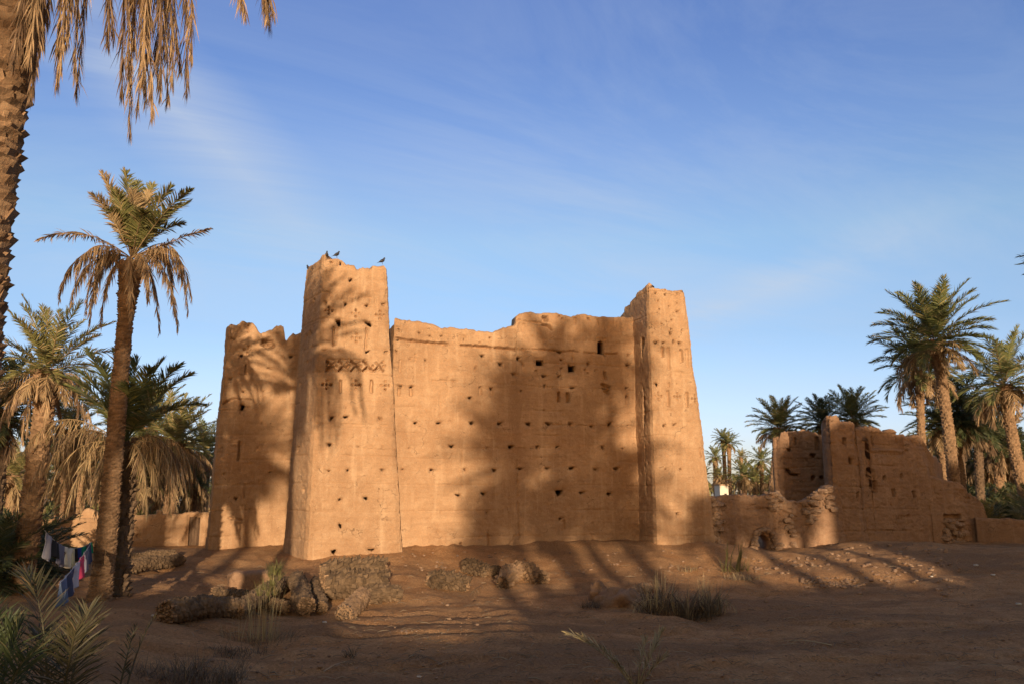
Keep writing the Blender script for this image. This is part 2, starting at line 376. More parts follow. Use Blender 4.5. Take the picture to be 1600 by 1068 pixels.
OPEN_HOLES = True
def feature_depth(seg, feats, A, Z, rng):
    D = np.zeros_like(A); cut = np.zeros(A.shape, bool)
    def dist_line(pts):
        d = np.full(A.shape, 9.); 
        for (x0, z0), (x1, z1) in zip(pts[:-1], pts[1:]):
            L2 = (x1 - x0) ** 2 + (z1 - z0) ** 2 + 1e-9; t = np.clip(((A - x0) * (x1 - x0) + (Z - z0) * (z1 - z0)) / L2, 0, 1)
            d = np.minimum(d, np.hypot(A - x0 - t * (x1 - x0), Z - z0 - t * (z1 - z0)))
        return d
    wob = fbm(A * 6, Z * 6, .3, 2, 3)
    for f in feats:
        k = f[0]
        if k == 'h':        # hole: centre, width, height in photo px, depth m
            _, px, py, w, h, dep = f; a, z, s = seg.px(px, py); w *= s / 2; h *= s / 2
            sk = rng.uniform(-.5, .5); q = ((np.abs(A - a + sk * (Z - z)) / w * (1 + .45 * np.clip((z - Z) / h, -1, 1.5))) ** 2.2 + (np.abs(Z - z) / h) ** 2.2) ** (1 / 2.2) + wob * .55
            if dep >= .5 and OPEN_HOLES:      # a beam socket running right through into the dark interior
                cut |= q < 1.04; D = np.maximum(D, .05 * (1 - sst(q, .9, 1.5)))
            else: D = np.maximum(D, min(dep, .6) * (1 - sst(q, .75, 1.15)))
            # worn lip below the hole
            q2 = np.hypot((A - a) / (w * 1.5), (Z - z + h * .9) / (h * 1.3)); D = np.maximum(D, .035 * (1 - sst(q2, .4, 1.2)))
        elif k == 's':      # rectangular slot px0, py0, px1, py1
            _, x0, y0, x1, y1, dep = f; a0, z0, _s = seg.px(x0, y1); a1, z1, _s = seg.px(x1, y0)
            w = wob * .03
            m_ = sst(A + w, a0 - .03, a0 + .01) * (1 - sst(A + w, a1 - .01, a1 + .03)) * sst(Z + w, z0 - .04, z0 + .02) * (1 - sst(Z + w, z1 - .01, z1 + .03))
            D = np.maximum(D, dep * m_)
        elif k == 'c':      # crack along pixels, width px, depth
            _, pts, w, dep = f; P = [seg.px(*p)[:2] for p in pts]; s = seg.px(*pts[0])[2]
            d = dist_line(P) + (fbm(A * 9, Z * 9, .8, 2, 12)) * .04; ww = w * s / 2
            D = np.maximum(D, dep * (1 - sst(d, ww * .5, ww * 1.3 + .012)) * sst(vn(A * 4, Z * 4, 2.2, 8), -.7, -.1))
        elif k == 'x':      # rosette of five little holes
            _, px, py, r, dep = f; a, z, s = seg.px(px, py); r *= s
            for dx, dz in ((0, 0), (1, 0), (-1, 0), (0, 1), (0, -1)):
                d = np.hypot(A - a - dx * r, Z - z - dz * r); D = np.maximum(D, dep * (1 - sst(d, r * .22, r * .42)) * (.2 + .8 * rng.random()))
        elif k == 'win':    # opening right through the wall
            _, x0, y0, x1, y1, arch = f; a0, z0, _s = seg.px((x0 + x1) / 2 - abs(x1 - x0) / 2, y1); a1, z1, _s = seg.px((x0 + x1) / 2 + abs(x1 - x0) / 2, y0)
            A2 = A + wob * .03; Z2 = Z + wob * .03; m_ = (A2 > a0) & (A2 < a1) & (Z2 > z0) & (Z2 < z1)
            if arch:
                r = (a1 - a0) / 2; m_ &= ~((Z2 > z1 - r) & (np.hypot(A2 - (a0 + a1) / 2, Z2 - (z1 - r)) > r))
            cut |= m_
            ee = np.maximum(np.maximum(a0 - A, A - a1), np.maximum(z0 - Z, Z - z1)); D = np.maximum(D, .05 * (1 - sst(ee, 0, .09)))
        elif k == 'b':      # exposed courses of mud brick between photo rows
            _, x0, y0, x1, y1, dep = f; a0, z0, _s = seg.px(x0, y1); a1, z1, _s = seg.px(x1, y0)
            m_ = sst(A + wob * .2, a0 - .1, a0 + .1) * (1 - sst(A + wob * .2, a1 - .1, a1 + .1)) * sst(Z + wob * .25, z0 - .1, z0 + .12) * (1 - sst(Z, z1, z1 + .1))
            rowh = .115; row = np.floor(Z / rowh); fz = Z / rowh - row; bx = A / .27 + .5 * (row % 2) + .2 * _h(row, row, row, 2); fx = bx - np.floor(bx)
            mort = np.maximum(1 - sst(np.minimum(fz, 1 - fz), .08, .22), 1 - sst(np.minimum(fx, 1 - fx), .04, .10))
            miss = (_h(np.floor(bx), row, row * 0, 5) > .90) * .05
            D = np.maximum(D, m_ * (dep * mort + miss + dep * .5 * _h(np.floor(bx), row, row * 0, 9)))
        elif k == 'rough':  # crumbled patch
            _, px, py, w, h, dep = f; a, z, s = seg.px(px, py); w *= s / 2; h *= s / 2
            q = np.hypot((A - a) / w, (Z - z) / h) + fbm(A * 3, Z * 3, 1.7, 2, 21) * .5
            D = np.maximum(D, (1 - sst(q, .6, 1.1)) * dep * (.45 + .9 * np.abs(fbm(A * 7, Z * 9, .4, 3, 6))))
        elif k == 'raise':  # relief standing proud
            _, x0, y0, x1, y1, dep = f; a0, z0, _s = seg.px(x0, y1); a1, z1, _s = seg.px(x1, y0)
            m_ = sst(A + wob * .05, a0 - .05, a0 + .05) * (1 - sst(A + wob * .05, a1 - .05, a1 + .05)) * sst(Z, z0 - .05, z0 + .05) * (1 - sst(Z, z1 - .04, z1 + .04))
            D = D - dep * m_
    return D, cut

def adobe_wall(name, segs, tops, feats, thick, ds, dz, mt, parent=None, closed=True, zb=-.5, seed=0, rough=1.0, jag=.05, course=.85, lean_top=.12, loc=None, rc=.16, rin=.05):
    rng = random.Random(seed)
    B, Tt, sid, A0, fr = [], [], [], [], []
    for i, s in enumerate(segs):
        n = max(2, int(math.ceil(s.L / ds[i]))); e = 1 if (not closed and i == len(segs) - 1) else 0
        f = np.arange(n + e) / n
        B.append(s.b0 + np.outer(f, s.b1 - s.b0)); Tt.append(s.t0 + np.outer(f, s.t1 - s.t0)); sid.append(np.full(len(f), i)); fr.append(f)
    B = np.concatenate(B); Tt = np.concatenate(Tt); sid = np.concatenate(sid); fr = np.concatenate(fr); Nn = len(B); H = segs[0].H
    nrm = np.array([segs[i].n for i in sid])
    cl = np.concatenate([[0], np.cumsum(np.linalg.norm(np.diff(B, axis=0), axis=1))]); tot = cl[-1] + (np.linalg.norm(B[0] - B[-1]) if closed else 0)
    inset = np.zeros(Nn)
    cor = [0] + [cl[np.argmax(sid == i)] for i in range(1, len(segs))] if closed else [cl[np.argmax(sid == i)] for i in range(1, len(segs))]
    nn2 = nrm.copy()
    for c_ in cor:
        d = cl - c_
        if closed: d = (d + tot / 2) % tot - tot / 2
        k = np.argmin(np.abs(d)); i1 = int(sid[k]); i0 = (i1 - 1) % len(segs)
        w = np.clip(.5 + d / (2 * rc), 0, 1); near = np.abs(d) < rc
        bl = np.outer(1 - w, segs[i0].n) + np.outer(w, segs[i1].n); bl /= np.linalg.norm(bl, axis=1)[:, None]
        nn2[near] = bl[near]; inset = np.maximum(inset, rin * (1 - np.abs(d) / rc) * (np.abs(d) < rc))
    # tops
    top = np.zeros(Nn)
    for i, s in enumerate(segs):
        m_ = sid == i; t = tops[i]
        if t[0] == 'px':
            q = [];
            for p in t[1]:
                a, z, _s = s.px(*p); q.append((s.frac(a, z), z))
            q.sort(key=lambda v: v[0]); fx = [v[0] for v in q]; fz = [v[1] for v in q]
        else: fx = [v[0] for v in t]; fz = [v[1] for v in t]
        top[m_] = np.interp(fr[m_], fx, fz)
    top = top + jag * (fbm(B[:, 0] * 2.2, B[:, 1] * 2.2, 0, 3, seed + 4) + .5 * vn(B[:, 0] * 11, B[:, 1] * 11, 0, seed + 5))
    nz = max(4, int(math.ceil((top.max() - zb) / dz)))
    tt = np.linspace(0, 1, nz + 1)
    Z = zb + np.outer(top - zb, tt)
    X = B[:, None, :] + (Tt - B)[:, None, :] * (Z / H)[..., None]
    base = np.array([segs[i].b0 for i in sid]); dirs = np.array([segs[i].d for i in sid])
    A = ((X - base[:, None, :]) * dirs[:, None, :]).sum(-1)
    D = np.zeros_like(Z); cut = np.zeros(Z.shape, bool)
    for i, s in enumerate(segs):
        if i in feats and feats[i]:
            m_ = sid == i; d_, c_ = feature_depth(s, feats[i], A[m_], Z[m_], rng); D[m_] = d_; cut[m_] = c_
    x, y = X[..., 0], X[..., 1]
    nz_ = .05 * fbm(x * .9, y * .9, Z * .9, 3, seed + 1) + .022 * fbm(x * 4.5, y * 4.5, Z * 6.5, 3, seed + 2) + .009 * vn(x * 15, y * 15, Z * 19, seed + 3)
    fromtop = top[:, None] - Z
    rill = -.05 * np.clip(fbm(x * 3.2, y * 3.2, Z * .25, 2, seed + 6), 0, 1) * (1 - sst(fromtop, .3, 3.2))
    jz = Z + .04 * vn(x * .7, y * .7, 0, seed + 7); ph = jz / course - np.floor(jz / course)
    seam = -.026 * (1 - sst(np.minimum(ph, 1 - ph) * course, .008, .04)) * sst(vn(x * .8, y * .8, Z * .6, seed + 8), -.3, .3)
    disp = rough * (nz_ + rill + seam) - inset[:, None] - lean_top * np.clip(1 - fromtop / .10, 0, 1) ** 2 * min(1, thick)
    # clumped pitting
    pit = np.clip(vn(x * 7, y * 7, Z * 7, seed + 9) - .55, 0, 1) * .10 * sst(fbm(x * .8, y * .8, Z * .8, 2, seed + 10), 0, .35); disp = disp - rough * pit
    Xo = X + nn2[:, None, :] * (disp - D)[..., None]
    Xi = X + nn2[:, None, :] * (rough * (nz_ * .5) - thick + .5 * lean_top * np.clip(1 - fromtop / .10, 0, 1) ** 2)[..., None]
    if closed:                     # keep the inner shell's corners from crossing
        for c_ in cor: pass
    Vo = np.concatenate([Xo, Z[..., None]], -1); Vi = np.concatenate([Xi, Z[..., None] - .02], -1)
    if closed:
        # inner shell: shrink by moving along both neighbouring normals near the corners
        ctr = (Tt.mean(0) + B.mean(0)) / 2
        for i, s in enumerate(segs):
            m_ = sid == i; s0 = segs[(i - 1) % len(segs)]; s1 = segs[(i + 1) % len(segs)]
            a = A[m_]; w = Z[m_] / H; a0 = np.dot(s.t0 - s.b0, s.d) * w; a1 = s.L + np.dot(s.t1 - s.b1, s.d) * w
            an = np.clip(a, a0 + thick, a1 - thick) - a
            Pc = X[m_] + s.d * an[..., None] - s.n * (thick - rough * nz_[m_] * .5)[..., None]
            Vi[m_, :, :2] = Pc
    nc = Nn if closed else Nn - 1
    I, J = np.meshgrid(np.arange(nc), np.arange(nz), indexing='ij'); I2 = (I + 1) % Nn
    keep = ~(cut[I, J] & cut[I2, J] & cut[I, J + 1] & cut[I2, J + 1])
    st = nz + 1; off = Nn * st
    vid = lambda i, j: i * st + j
    i, j, i2 = I[keep], J[keep], I2[keep]
    qo = np.stack([vid(i, j), vid(i2, j), vid(i2, j + 1), vid(i, j + 1)], -1)
    qi = qo[:, ::-1] + off
    fs = [qo, qi]
    kp = np.zeros((nc + 2, nz + 2), bool); kp[1:-1, 1:-1] = keep
    if closed: kp[0, 1:-1] = keep[-1]; kp[-1, 1:-1] = keep[0]
    for di, dj in ((1, 0), (-1, 0), (0, 1), (0, -1)):
        nb = kp[1 + di:nc + 1 + di, 1 + dj:nz + 1 + dj]; e = keep & ~nb
        if dj == -1: e[:, 0] = False
        a, b = I[e], J[e]; a2 = (a + 1) % Nn
        if di == 1: p, q = vid(a2, b), vid(a2, b + 1)
        elif di == -1: p, q = vid(a, b + 1), vid(a, b)
        elif dj == 1: p, q = vid(a2, b + 1), vid(a, b + 1)
        else: p, q = vid(a, b), vid(a2, b)
        fs.append(np.stack([p, p + off, q + off, q], -1))
    V = np.concatenate([Vo.reshape(-1, 3), Vi.reshape(-1, 3)])
    mb = MB(); mb.add(V, fs)
    return mb.build(name, mt, parent, smooth=True)

K0 = np.array([-3.64, 27.3]); UU = np.array([math.cos(math.radians(16)), math.sin(math.radians(16))]); NNV = np.array([-UU[1], UU[0]])   # u along, v back
def K(u, v): return K0 + UU * u + NNV * v
def u_at(px, py, v, Hk=None):
    n = np.array([UU[1], -UU[0], 0]); P = on_plane(px, py, np.array([*K(0, v), 0]), n); return np.dot(P[:2] - K0, UU), P[2]
def block(ub, ut, vb, vt, H):
    """segments front,right,back,left from base and top extents in the kasbah frame"""
    b = [K(ub[0], vb[0]), K(ub[1], vb[0]), K(ub[1], vb[1]), K(ub[0], vb[1])]
    t = [K(ut[0], vt[0]), K(ut[1], vt[0]), K(ut[1], vt[1]), K(ut[0], vt[1])]
    return [Seg(b[i], b[(i + 1) % 4], t[i], t[(i + 1) % 4], H) for i in range(4)]

kasbah = thing('kasbah', 'tall ochre mud-brick kasbah with two tapering towers and pocked walls', 'kasbah', (0, 0, 0))
_hr = random.Random(2)
def hs(l, w=7.2, h=5.8, d=.8): return [('h', p[0] + _hr.uniform(-.6, .6), p[1] + _hr.uniform(-.5, .5), (p[2] if len(p) > 2 else w) * _hr.uniform(.72, 1.12), (p[3] if len(p) > 3 else h) * _hr.uniform(.7, 1.1), d * _hr.uniform(.8, 1.5)) for p in l]

# left tower
HT = 9.7
lt = block((u_at(458, 880, -1.3)[0], u_at(632, 880, -1.3)[0]), (u_at(505, 412, -1.15)[0], u_at(604, 412, -1.15)[0]), (-1.3, 2.3), (-1.15, 1.2), HT)
_hb = [K(u_at(478, 880, -1.3)[0], -1.3), K(u_at(632, 880, -1.3)[0], -1.3), K(u_at(632, 880, -1.3)[0], 2.3), K(u_at(444, 870, .7)[0], 2.3), K(u_at(441, 870, .7)[0], .7)]
_ht = [K(u_at(505, 412, -1.15)[0], -1.15), K(u_at(604, 412, -1.15)[0], -1.15), K(u_at(604, 412, -1.15)[0], 1.2), K(u_at(482, 424, .6)[0], 1.2), K(u_at(478, 424, .6)[0], .6)]
lt = [Seg(_hb[i], _hb[(i + 1) % 5], _ht[i], _ht[(i + 1) % 5], HT) for i in range(5)]
ft = hs([(547, 437, 7, 8), (508, 474, 6, 8), (540, 476, 6, 9), (572, 477), (600, 476), (504, 547), (574, 549), (605, 549), (517, 653), (540, 651), (594, 653), (514, 694), (513, 735, 9, 5), (544, 733), (598, 734, 8, 6), (530, 780), (572, 779), (532, 821, 6, 8), (522, 862, 9, 8), (581, 859, 9, 6), (599, 697, 4, 3), (517.5, 410, 4, 4), (499, 470, 5, 6), (560, 600, 4, 4), (487, 565, 7, 5), (470, 571, 6, 6), (466, 700, 5, 5), (476, 766, 5, 5), (545, 560, 4, 3), (560, 697, 3, 3)])
ft += [('win', 529.5, 407, 534.5, 414.5, False), ('h', 528.5, 504, 8, 14, .7), ('h', 577.5, 507, 9, 9, .7)]
ft += [('s', 519.5, 511, 522.5, 540, .16), ('s', 571, 512, 573.5, 545, .15), ('s', 526, 512, 528, 530, .08), ('s', 510, 564, 512, 578, .12), ('s', 523, 508, 541, 540, .035), ('s', 573, 510, 590, 545, .035), ('s', 531, 593, 534, 612, .2), ('s', 579, 593, 582, 613, .2)]
ft += [('x', 514, 485, 5, .3), ('x', 556, 489.5, 5, .25), ('x', 594, 492.5, 6, .25), ('x', 557, 528, 6, .12), ('x', 511, 600, 6, .35), ('x', 556.6, 600.5, 6, .3), ('x', 602, 601.5, 6, .3)]
ft += [('c', [(516, 459.5), (593, 466)], 1.6, .05), ('c', [(512, 561.5), (594, 561.5)], 2.2, .05), ('c', [(512, 579), (598, 580)], 1.6, .05)]
for k, xx in enumerate((518, 537, 556, 575, 592)):
    ft += [('c', [(xx - 7, 564), (xx, 570)], 2.8, .3), ('c', [(xx, 571), (xx - 7, 578)], 3.0, .32), ('c', [(xx + 1, 571), (xx + 7, 578)], 2.8, .3), ('c', [(xx + 1, 569), (xx + 7, 564)], 1.8, .1), ('h', xx + 8, 571, 4, 4, .2)]
for k in range(9): ft.append(('s', 517 + k * 8.6, 461 + k * .7, 519 + k * 8.6, 468 + k * .7, .045))
ft += [('c', [(615.5, 600), (617, 631), (620, 690), (626, 740), (629, 800), (630, 868)], 2.5, .25), ('b', 505, 440, 606, 418, .012), ('b', 455, 560, 500, 410, .022), ('c', [(490, 660), (625, 665)], 1.2, .03), ('c', [(560, 700), (620, 702)], 1.2, .03)]
# left return face of the left tower: exposed courses
fl = [('b', 470, 600, 510, 420, .03), ('h', 490, 470, 8, 8, .1)]
ztop = lambda v: v
adobe_wall('tower', lt, [('px', [(497, 419), (505, 407), (512, 404.5), (520, 404), (528, 404.5), (534, 407), (541, 413.5), (553, 415), (557, 419.5), (560, 420), (563, 417.5), (575, 417.5), (579, 421), (581, 419), (582, 414.5), (603, 414)]),
    [(0, 9.55), (.3, 9.5), (.6, 9.2), (1, 9.3)], [(0, 9.3), (.5, 8.9), (1, 9.6)], [(0, 9.6), (1, 9.78)], [(0, 9.8), (.3, 9.74), (.7, 9.76), (1, 9.8)]],
    {0: ft, 4: [('b', 440, 560, 530, 405, .035), ('rough', 470, 480, 20, 40, .16), ('rough', 466, 560, 16, 60, .1)] + hs([(483, 565), (487, 520, 5, 5), (470, 600), (466, 700), (476, 766), (460, 650), (492, 470)])}, .55, (.024, .08, .1, .1, .03), .026, M['adobe'], kasbah, seed=3, rc=.2, rin=.06)

# curtain wall
mw = block((-.35, u_at(1003, 850, 0)[0] + .35), (-.35, u_at(1003, 850, 0)[0] + .35), (0, 8.5), (.12, 8.4), 8.7)
fm = hs([(617, 549, 5, 5), (665, 563, 5, 8), (753, 555), (782, 569, 6, 8), (810, 560, 9, 7), (805, 584.5, 10, 4), (750, 605, 7, 6), (768, 606.7, 8, 6), (734, 620.7), (624, 603, 8, 6), (642.5, 604, 8, 6),
    (649.4, 660), (684.5, 660), (703, 657, 3, 3), (737, 660), (780, 661), (825, 662), (858, 663), (891, 663), (925, 666), (953, 663, 7, 8), (982, 664.7, 5, 4), (705, 697, 9, 6), (760.7, 698.6, 5, 5), (798, 698), (840, 698, 5, 5), (871, 698.8), (942, 699), (973, 700, 4, 4),
    (628, 733, 5, 5), (674, 734), (726.5, 733.7), (773, 733.7), (813, 731.8, 10, 5), (855.5, 731.8), (892.5, 731.5, 10, 5), (931, 733), (964, 732.6), (716, 772.7), (754.5, 770.7, 8, 8), (874, 769, 11, 11), (908.4, 770), (953, 770.6, 9, 7), (876, 811), (675, 853.5, 9, 5), (720, 849, 4, 5),
    (875, 550, 9, 5), (920, 568.5, 5, 7), (896, 558, 4, 6), (945, 555, 4, 4), (982, 554.5, 5, 6), (980.5, 570, 6, 5), (875, 494, 5, 4), (878, 498, 4, 5), (920, 499, 5, 6), (893.5, 605, 8, 5), (980.5, 619, 6, 7), (980, 606, 4, 4), (915, 578, 3, 3), (919, 583, 3, 3), (930, 579, 3, 3), (837, 580, 3, 3), (655, 520, 3, 3), (672, 525, 4, 3), (690, 525, 4, 4), (750, 535, 3, 3), (765, 528, 3, 3), (617, 548, 4, 5), (700, 590, 3, 3), (742, 575, 3, 6), (665, 574, 3, 4), (850, 640, 3, 3), (813, 611, 4, 4), (640, 700, 3, 3), (850, 587, 8, 4), (873, 588, 8, 4), (852, 603, 4, 6), (877, 562, 4, 4), (877, 575, 4, 4), (760, 800, 4, 4), (690, 800, 3, 3), (640, 560, 3, 3), (1000, 700, 4, 4)])
fm += [('s', 622, 604, 625, 617, .12), ('s', 640.5, 606, 644, 618, .12), ('s', 748, 606, 752, 616, .08), ('s', 766, 608, 770, 618, .08), ('s', 871.5, 612, 874.5, 627, .22), ('s', 885.5, 613, 889, 627, .22), ('s', 944, 580, 947, 592, .15), ('s', 978.5, 618, 983, 630, .1), ('s', 624, 562, 627, 580, .07), ('s', 848, 494, 856, 501, .45), ('s', 898, 496, 901, 506, .12), ('s', 934, 498, 936, 510, .09)]
fm += [('c', [(608, 527), (649, 533), (703, 537.5), (740, 540), (765, 542), (805, 545.5)], 3.4, .28), ('c', [(805, 545.5), (831, 545), (852, 546), (876, 549), (896, 548), (919, 551), (964, 553)], 2.2, .12), ('c', [(806, 500), (846, 505)], 1.6, .08), ('c', [(849, 508), (857, 510), (863.5, 515.5)], 4, .3), ('c', [(810, 560), (817, 570)], 3, .12),
    ('c', [(941, 600), (953, 605)], 3, .22), ('c', [(942, 605), (952, 610.5)], 3, .22), ('c', [(945, 610.5), (951, 614)], 3, .2), ('c', [(676, 594), (715, 595)], 2, .06), ('c', [(860, 663), (998, 666)], 1.3, .05), ('c', [(640, 735), (760, 738)], 1.2, .03), ('c', [(690, 700), (860, 699)], 1.2, .03), ('c', [(882, 812), (882.5, 860)], 2.2, .12), ('c', [(926, 817), (926, 850)], 1.6, .08), ('c', [(762, 829), (763, 850)], 2, .08), ('c', [(807, 720), (811, 842)], 1.3, .05), ('c', [(803, 838), (795, 852), (766, 856)], 2, .06), ('c', [(720, 700), (722, 760)], 1.2, .03), ('c', [(687, 612), (688, 650)], 1.2, .03), ('c', [(933, 730), (800, 771)], .1, .0)]
fm += [('win', 837, 561, 851, 571.5, False), ('win', 887.5, 568.5, 900, 581, False), ('win', 934, 531, 944.5, 552.5, True), ('win', 619.5, 512, 625.5, 520, False), ('win', 722.8, 526.5, 726.5, 532, False), ('x', 649, 559, 5, .10), ('rough', 980, 505, 30, 40, .09), ('rough', 815, 512, 14, 20, .08), ('s', 960, 498, 962, 512, .06), ('b', 620, 545, 770, 505, .008)]
adobe_wall('curtain_wall', mw, [('px', [(606, 493), (625, 498), (640, 500), (660, 503.5), (675, 505), (690, 511), (705, 511), (720, 513), (745, 516), (770, 519), (779, 515), (790, 511), (803, 508), (806, 505), (807, 494), (812, 489), (822, 487), (850, 487), (866, 488), (880, 490.5), (893, 495), (897, 494.5), (903, 491.5), (912, 491), (930, 493), (958, 495), (1000, 494)]),
    [(0, 8.3), (1, 8)], [(0, 8), (.5, 7.5), (1, 8)], [(0, 7.7), (1, 8)]], {0: fm}, .6, (.026, .2, .2, .2), .027, M['adobe'], kasbah, seed=11)

# right tower
rt = block((u_at(1026, 850, -1.3)[0], u_at(1124, 850, -1.3)[0]), (u_at(1012, 452, -1.2)[0], u_at(1071, 455, -1.2)[0]), (-1.3, 2.2), (-1.2, 1.45), 9.6)
fr_ = hs([(1025, 458, 4, 4), (1040.7, 454, 4, 4), (1040, 461, 4, 4), (1060, 458, 5, 5), (1029, 470, 4, 5), (1058.6, 474, 4, 4), (1046.4, 478, 4, 4), (1031, 483, 3, 5), (1048.5, 521, 4, 8), (1053, 533, 5, 7), (1024.6, 535, 6, 6), (1037.6, 536, 6, 5), (1064, 537, 6, 6), (1080, 537, 4, 6), (1026, 600, 5, 9), (1037.5, 664, 6, 5), (1054, 663, 5, 4), (1041, 732, 6, 5), (1064, 733), (1060, 803.5, 6, 6), (1015, 765, 5, 6), (1085, 575, 5, 5), (1050, 500, 3, 3), (1066, 516, 3, 3), (1034, 507, 3, 3), (1049, 515, 3, 3), (1058, 600, 3, 3), (1060, 487, 6, 4)], 4.6, 4.6, .8)
fr_ += [('s', 1033.5, 542, 1037, 557, .16), ('s', 1043.5, 543, 1046, 577, .08), ('s', 1063.5, 546, 1066.5, 565, .14), ('s', 1073, 545, 1075.5, 573, .07), ('s', 1043.5, 610, 1046, 634, .13), ('s', 1072.5, 613, 1075, 635, .13), ('s', 1044, 598, 1046, 604, .1), ('x', 1029, 618, 5, .3), ('x', 1058.6, 619, 5, .3), ('x', 1086, 622, 5, .3), ('rough', 1058, 585, 60, 16, .07), ('rough', 1044, 467, 60, 26, .05), ('c', [(1093, 698), (1095, 712)], 2.5, .1), ('b', 1008, 500, 1080, 447, .015), ('c', [(1022, 700), (1110, 702)], 1.1, .03), ('c', [(1022, 664), (1104, 668)], 1.1, .03)]
flr = [('b', 960, 900, 1016, 440, .045), ('c', [(1003, 530), (1004, 578)], 2.2, .16), ('c', [(1004, 600), (1006, 650)], 2, .14), ('c', [(1008, 690), (1009, 740)], 1.8, .12), ('rough', 1004, 536, 16, 20, .3), ('rough', 1006, 640, 12, 60, .12), ('rough', 1009, 760, 10, 30, .12)]
adobe_wall('tower', rt, [('px', [(1008, 452), (1012, 449), (1020, 448.5), (1030, 450), (1041, 451), (1050, 453), (1060, 453.5), (1074, 456)]),
    [(0, 9.5), (.5, 9.2), (1, 9.1)], [(0, 9.1), (1, 9.0)], [(0, 9.0), (.2, 9.05), (.22, 9.2), (.4, 9.25), (.42, 9.36), (.6, 9.42), (.62, 9.5), (1, 9.66)]],
    {0: fr_, 3: flr}, .5, (.024, .08, .1, .026), .026, M['adobe'], kasbah, seed=21, rc=.2, rin=.07)

# side wing to the left
V1 = 2.7
wg = block((u_at(318, 860, V1)[0], -2.2), (u_at(353, 515, V1)[0], -2.2), (V1, 7.5), (V1 + .15, 7.2), 8.5)
fw = hs([(363, 530, 7, 6), (376, 556, 5, 8), (421.5, 575, 7, 5), (454, 557.5, 8, 6), (358, 592, 6, 5), (379, 611, 6, 6), (378, 633, 6, 5), (378, 638.5, 6, 6), (387, 636, 6, 4), (368, 779, 6, 6), (454, 821, 5, 5), (373, 560, 3, 3), (446, 578, 4, 4), (400, 545, 3, 3), (412, 611, 5, 3), (430, 600, 3, 3), (402, 700, 4, 4), (345, 700, 4, 4), (420, 738, 4, 4), (350, 740, 4, 4), (409, 660, 3, 3)])
fw += [('s', 386.5, 511, 388.5, 520, .15), ('s', 383, 569, 385, 584, .12), ('s', 371.5, 689, 374.5, 718, .3), ('s', 380.5, 755, 382.5, 778, .1), ('c', [(344, 630), (352, 627), (361.5, 623), (391.5, 623.5)], 2.6, .2), ('c', [(354, 808), (378, 811)], 2, .15), ('x', 387, 546, 5, .15), ('rough', 419, 538, 20, 12, .5), ('c', [(411, 532.5), (428, 532.5)], 4, .5), ('rough', 378, 640, 10, 18, .15), ('rough', 430, 590, 50, 20, .04), ('c', [(404, 532), (446, 530)], 1.4, .05), ('c', [(335, 705), (440, 707)], 1.1, .03), ('win', 386.3, 506.5, 389.3, 509.5, False)]
adobe_wall('side_wing', wg, [('px', [(352, 519), (358, 513), (363, 509), (372, 504), (380, 502), (390, 502.5), (396, 505), (400, 510), (404, 516), (407, 518.5), (411, 517), (420, 517), (425, 516), (429, 511), (433, 508), (443, 508.5), (445, 520), (446, 530), (448, 530), (452, 525), (460, 520), (470, 517)]),
    [(0, 8.0), (1, 7.8)], [(0, 7.8), (1, 7.6)], [(0, 7.7), (.6, 7.6), (.9, 8.1), (1, 8.2)]], {0: fw}, .5, (.03, .15, .2, .08), .03, M['adobe'], kasbah, seed=33, rc=.4, rin=.14, jag=.09)

# flat earth roofs inside the parapets (they keep the rooms behind the windows dark)
def slab(mb, u0, u1, v0, v1, z, t=.25):
    p = [K(u0, v0), K(u1, v0), K(u1, v1), K(u0, v1)]
    v = [[*q, z] for q in p] + [[*q, z - t] for q in p]
    mb.add(v, np.array([[0, 1, 2, 3], [7, 6, 5, 4], [0, 4, 5, 1], [1, 5, 6, 2], [2, 6, 7, 3], [3, 7, 4, 0]]))
uR = u_at(1003, 850, 0)[0]; uM = u_at(790, 500, .1)[0]
mb = MB(); slab(mb, -.1, uM, .5, 8.0, 7.25); slab(mb, uM, uR + .1, .5, 8.0, 8.05); slab(mb, uM, uR + .1, .5, 8.0, 4.2); slab(mb, uM - .2, uM + .1, .5, 8, 7.9, 7.9)
slab(mb, -2.55, -.95, -.8, .9, 8.5)
slab(mb, (rt[0].t0 - K0) @ UU + .3, (rt[0].t1 - K0) @ UU - .3, -.75, .95, 8.55)
slab(mb, wg[0].d @ (wg[0].t0 - K0) + .35, -2.6, V1 + .4, 6.8, 7.0)
mb.build('roof', M['adobe_red'], kasbah)

OPEN_HOLES = False
# ------------------------------------------------------------------ ruined house on the right
ruin = thing('ruined_house', 'roofless crumbling mud house in shade with a broken pillar on top', 'ruin')
def xy(px, Y): return np.array([(px - 800) / F * (Y * math.cos(PITCH) - .3), Y])
def pseg(px0, Y0, px1, Y1, H=5.0, bat=.0, e0=0, e1=0):
    a, b = xy(px0, Y0), xy(px1, Y1); d = (b - a) / np.linalg.norm(b - a); n = np.array([d[1], -d[0]])
    return Seg(a, b, a - n * bat + d * e0, b - n * bat + d * e1, H)
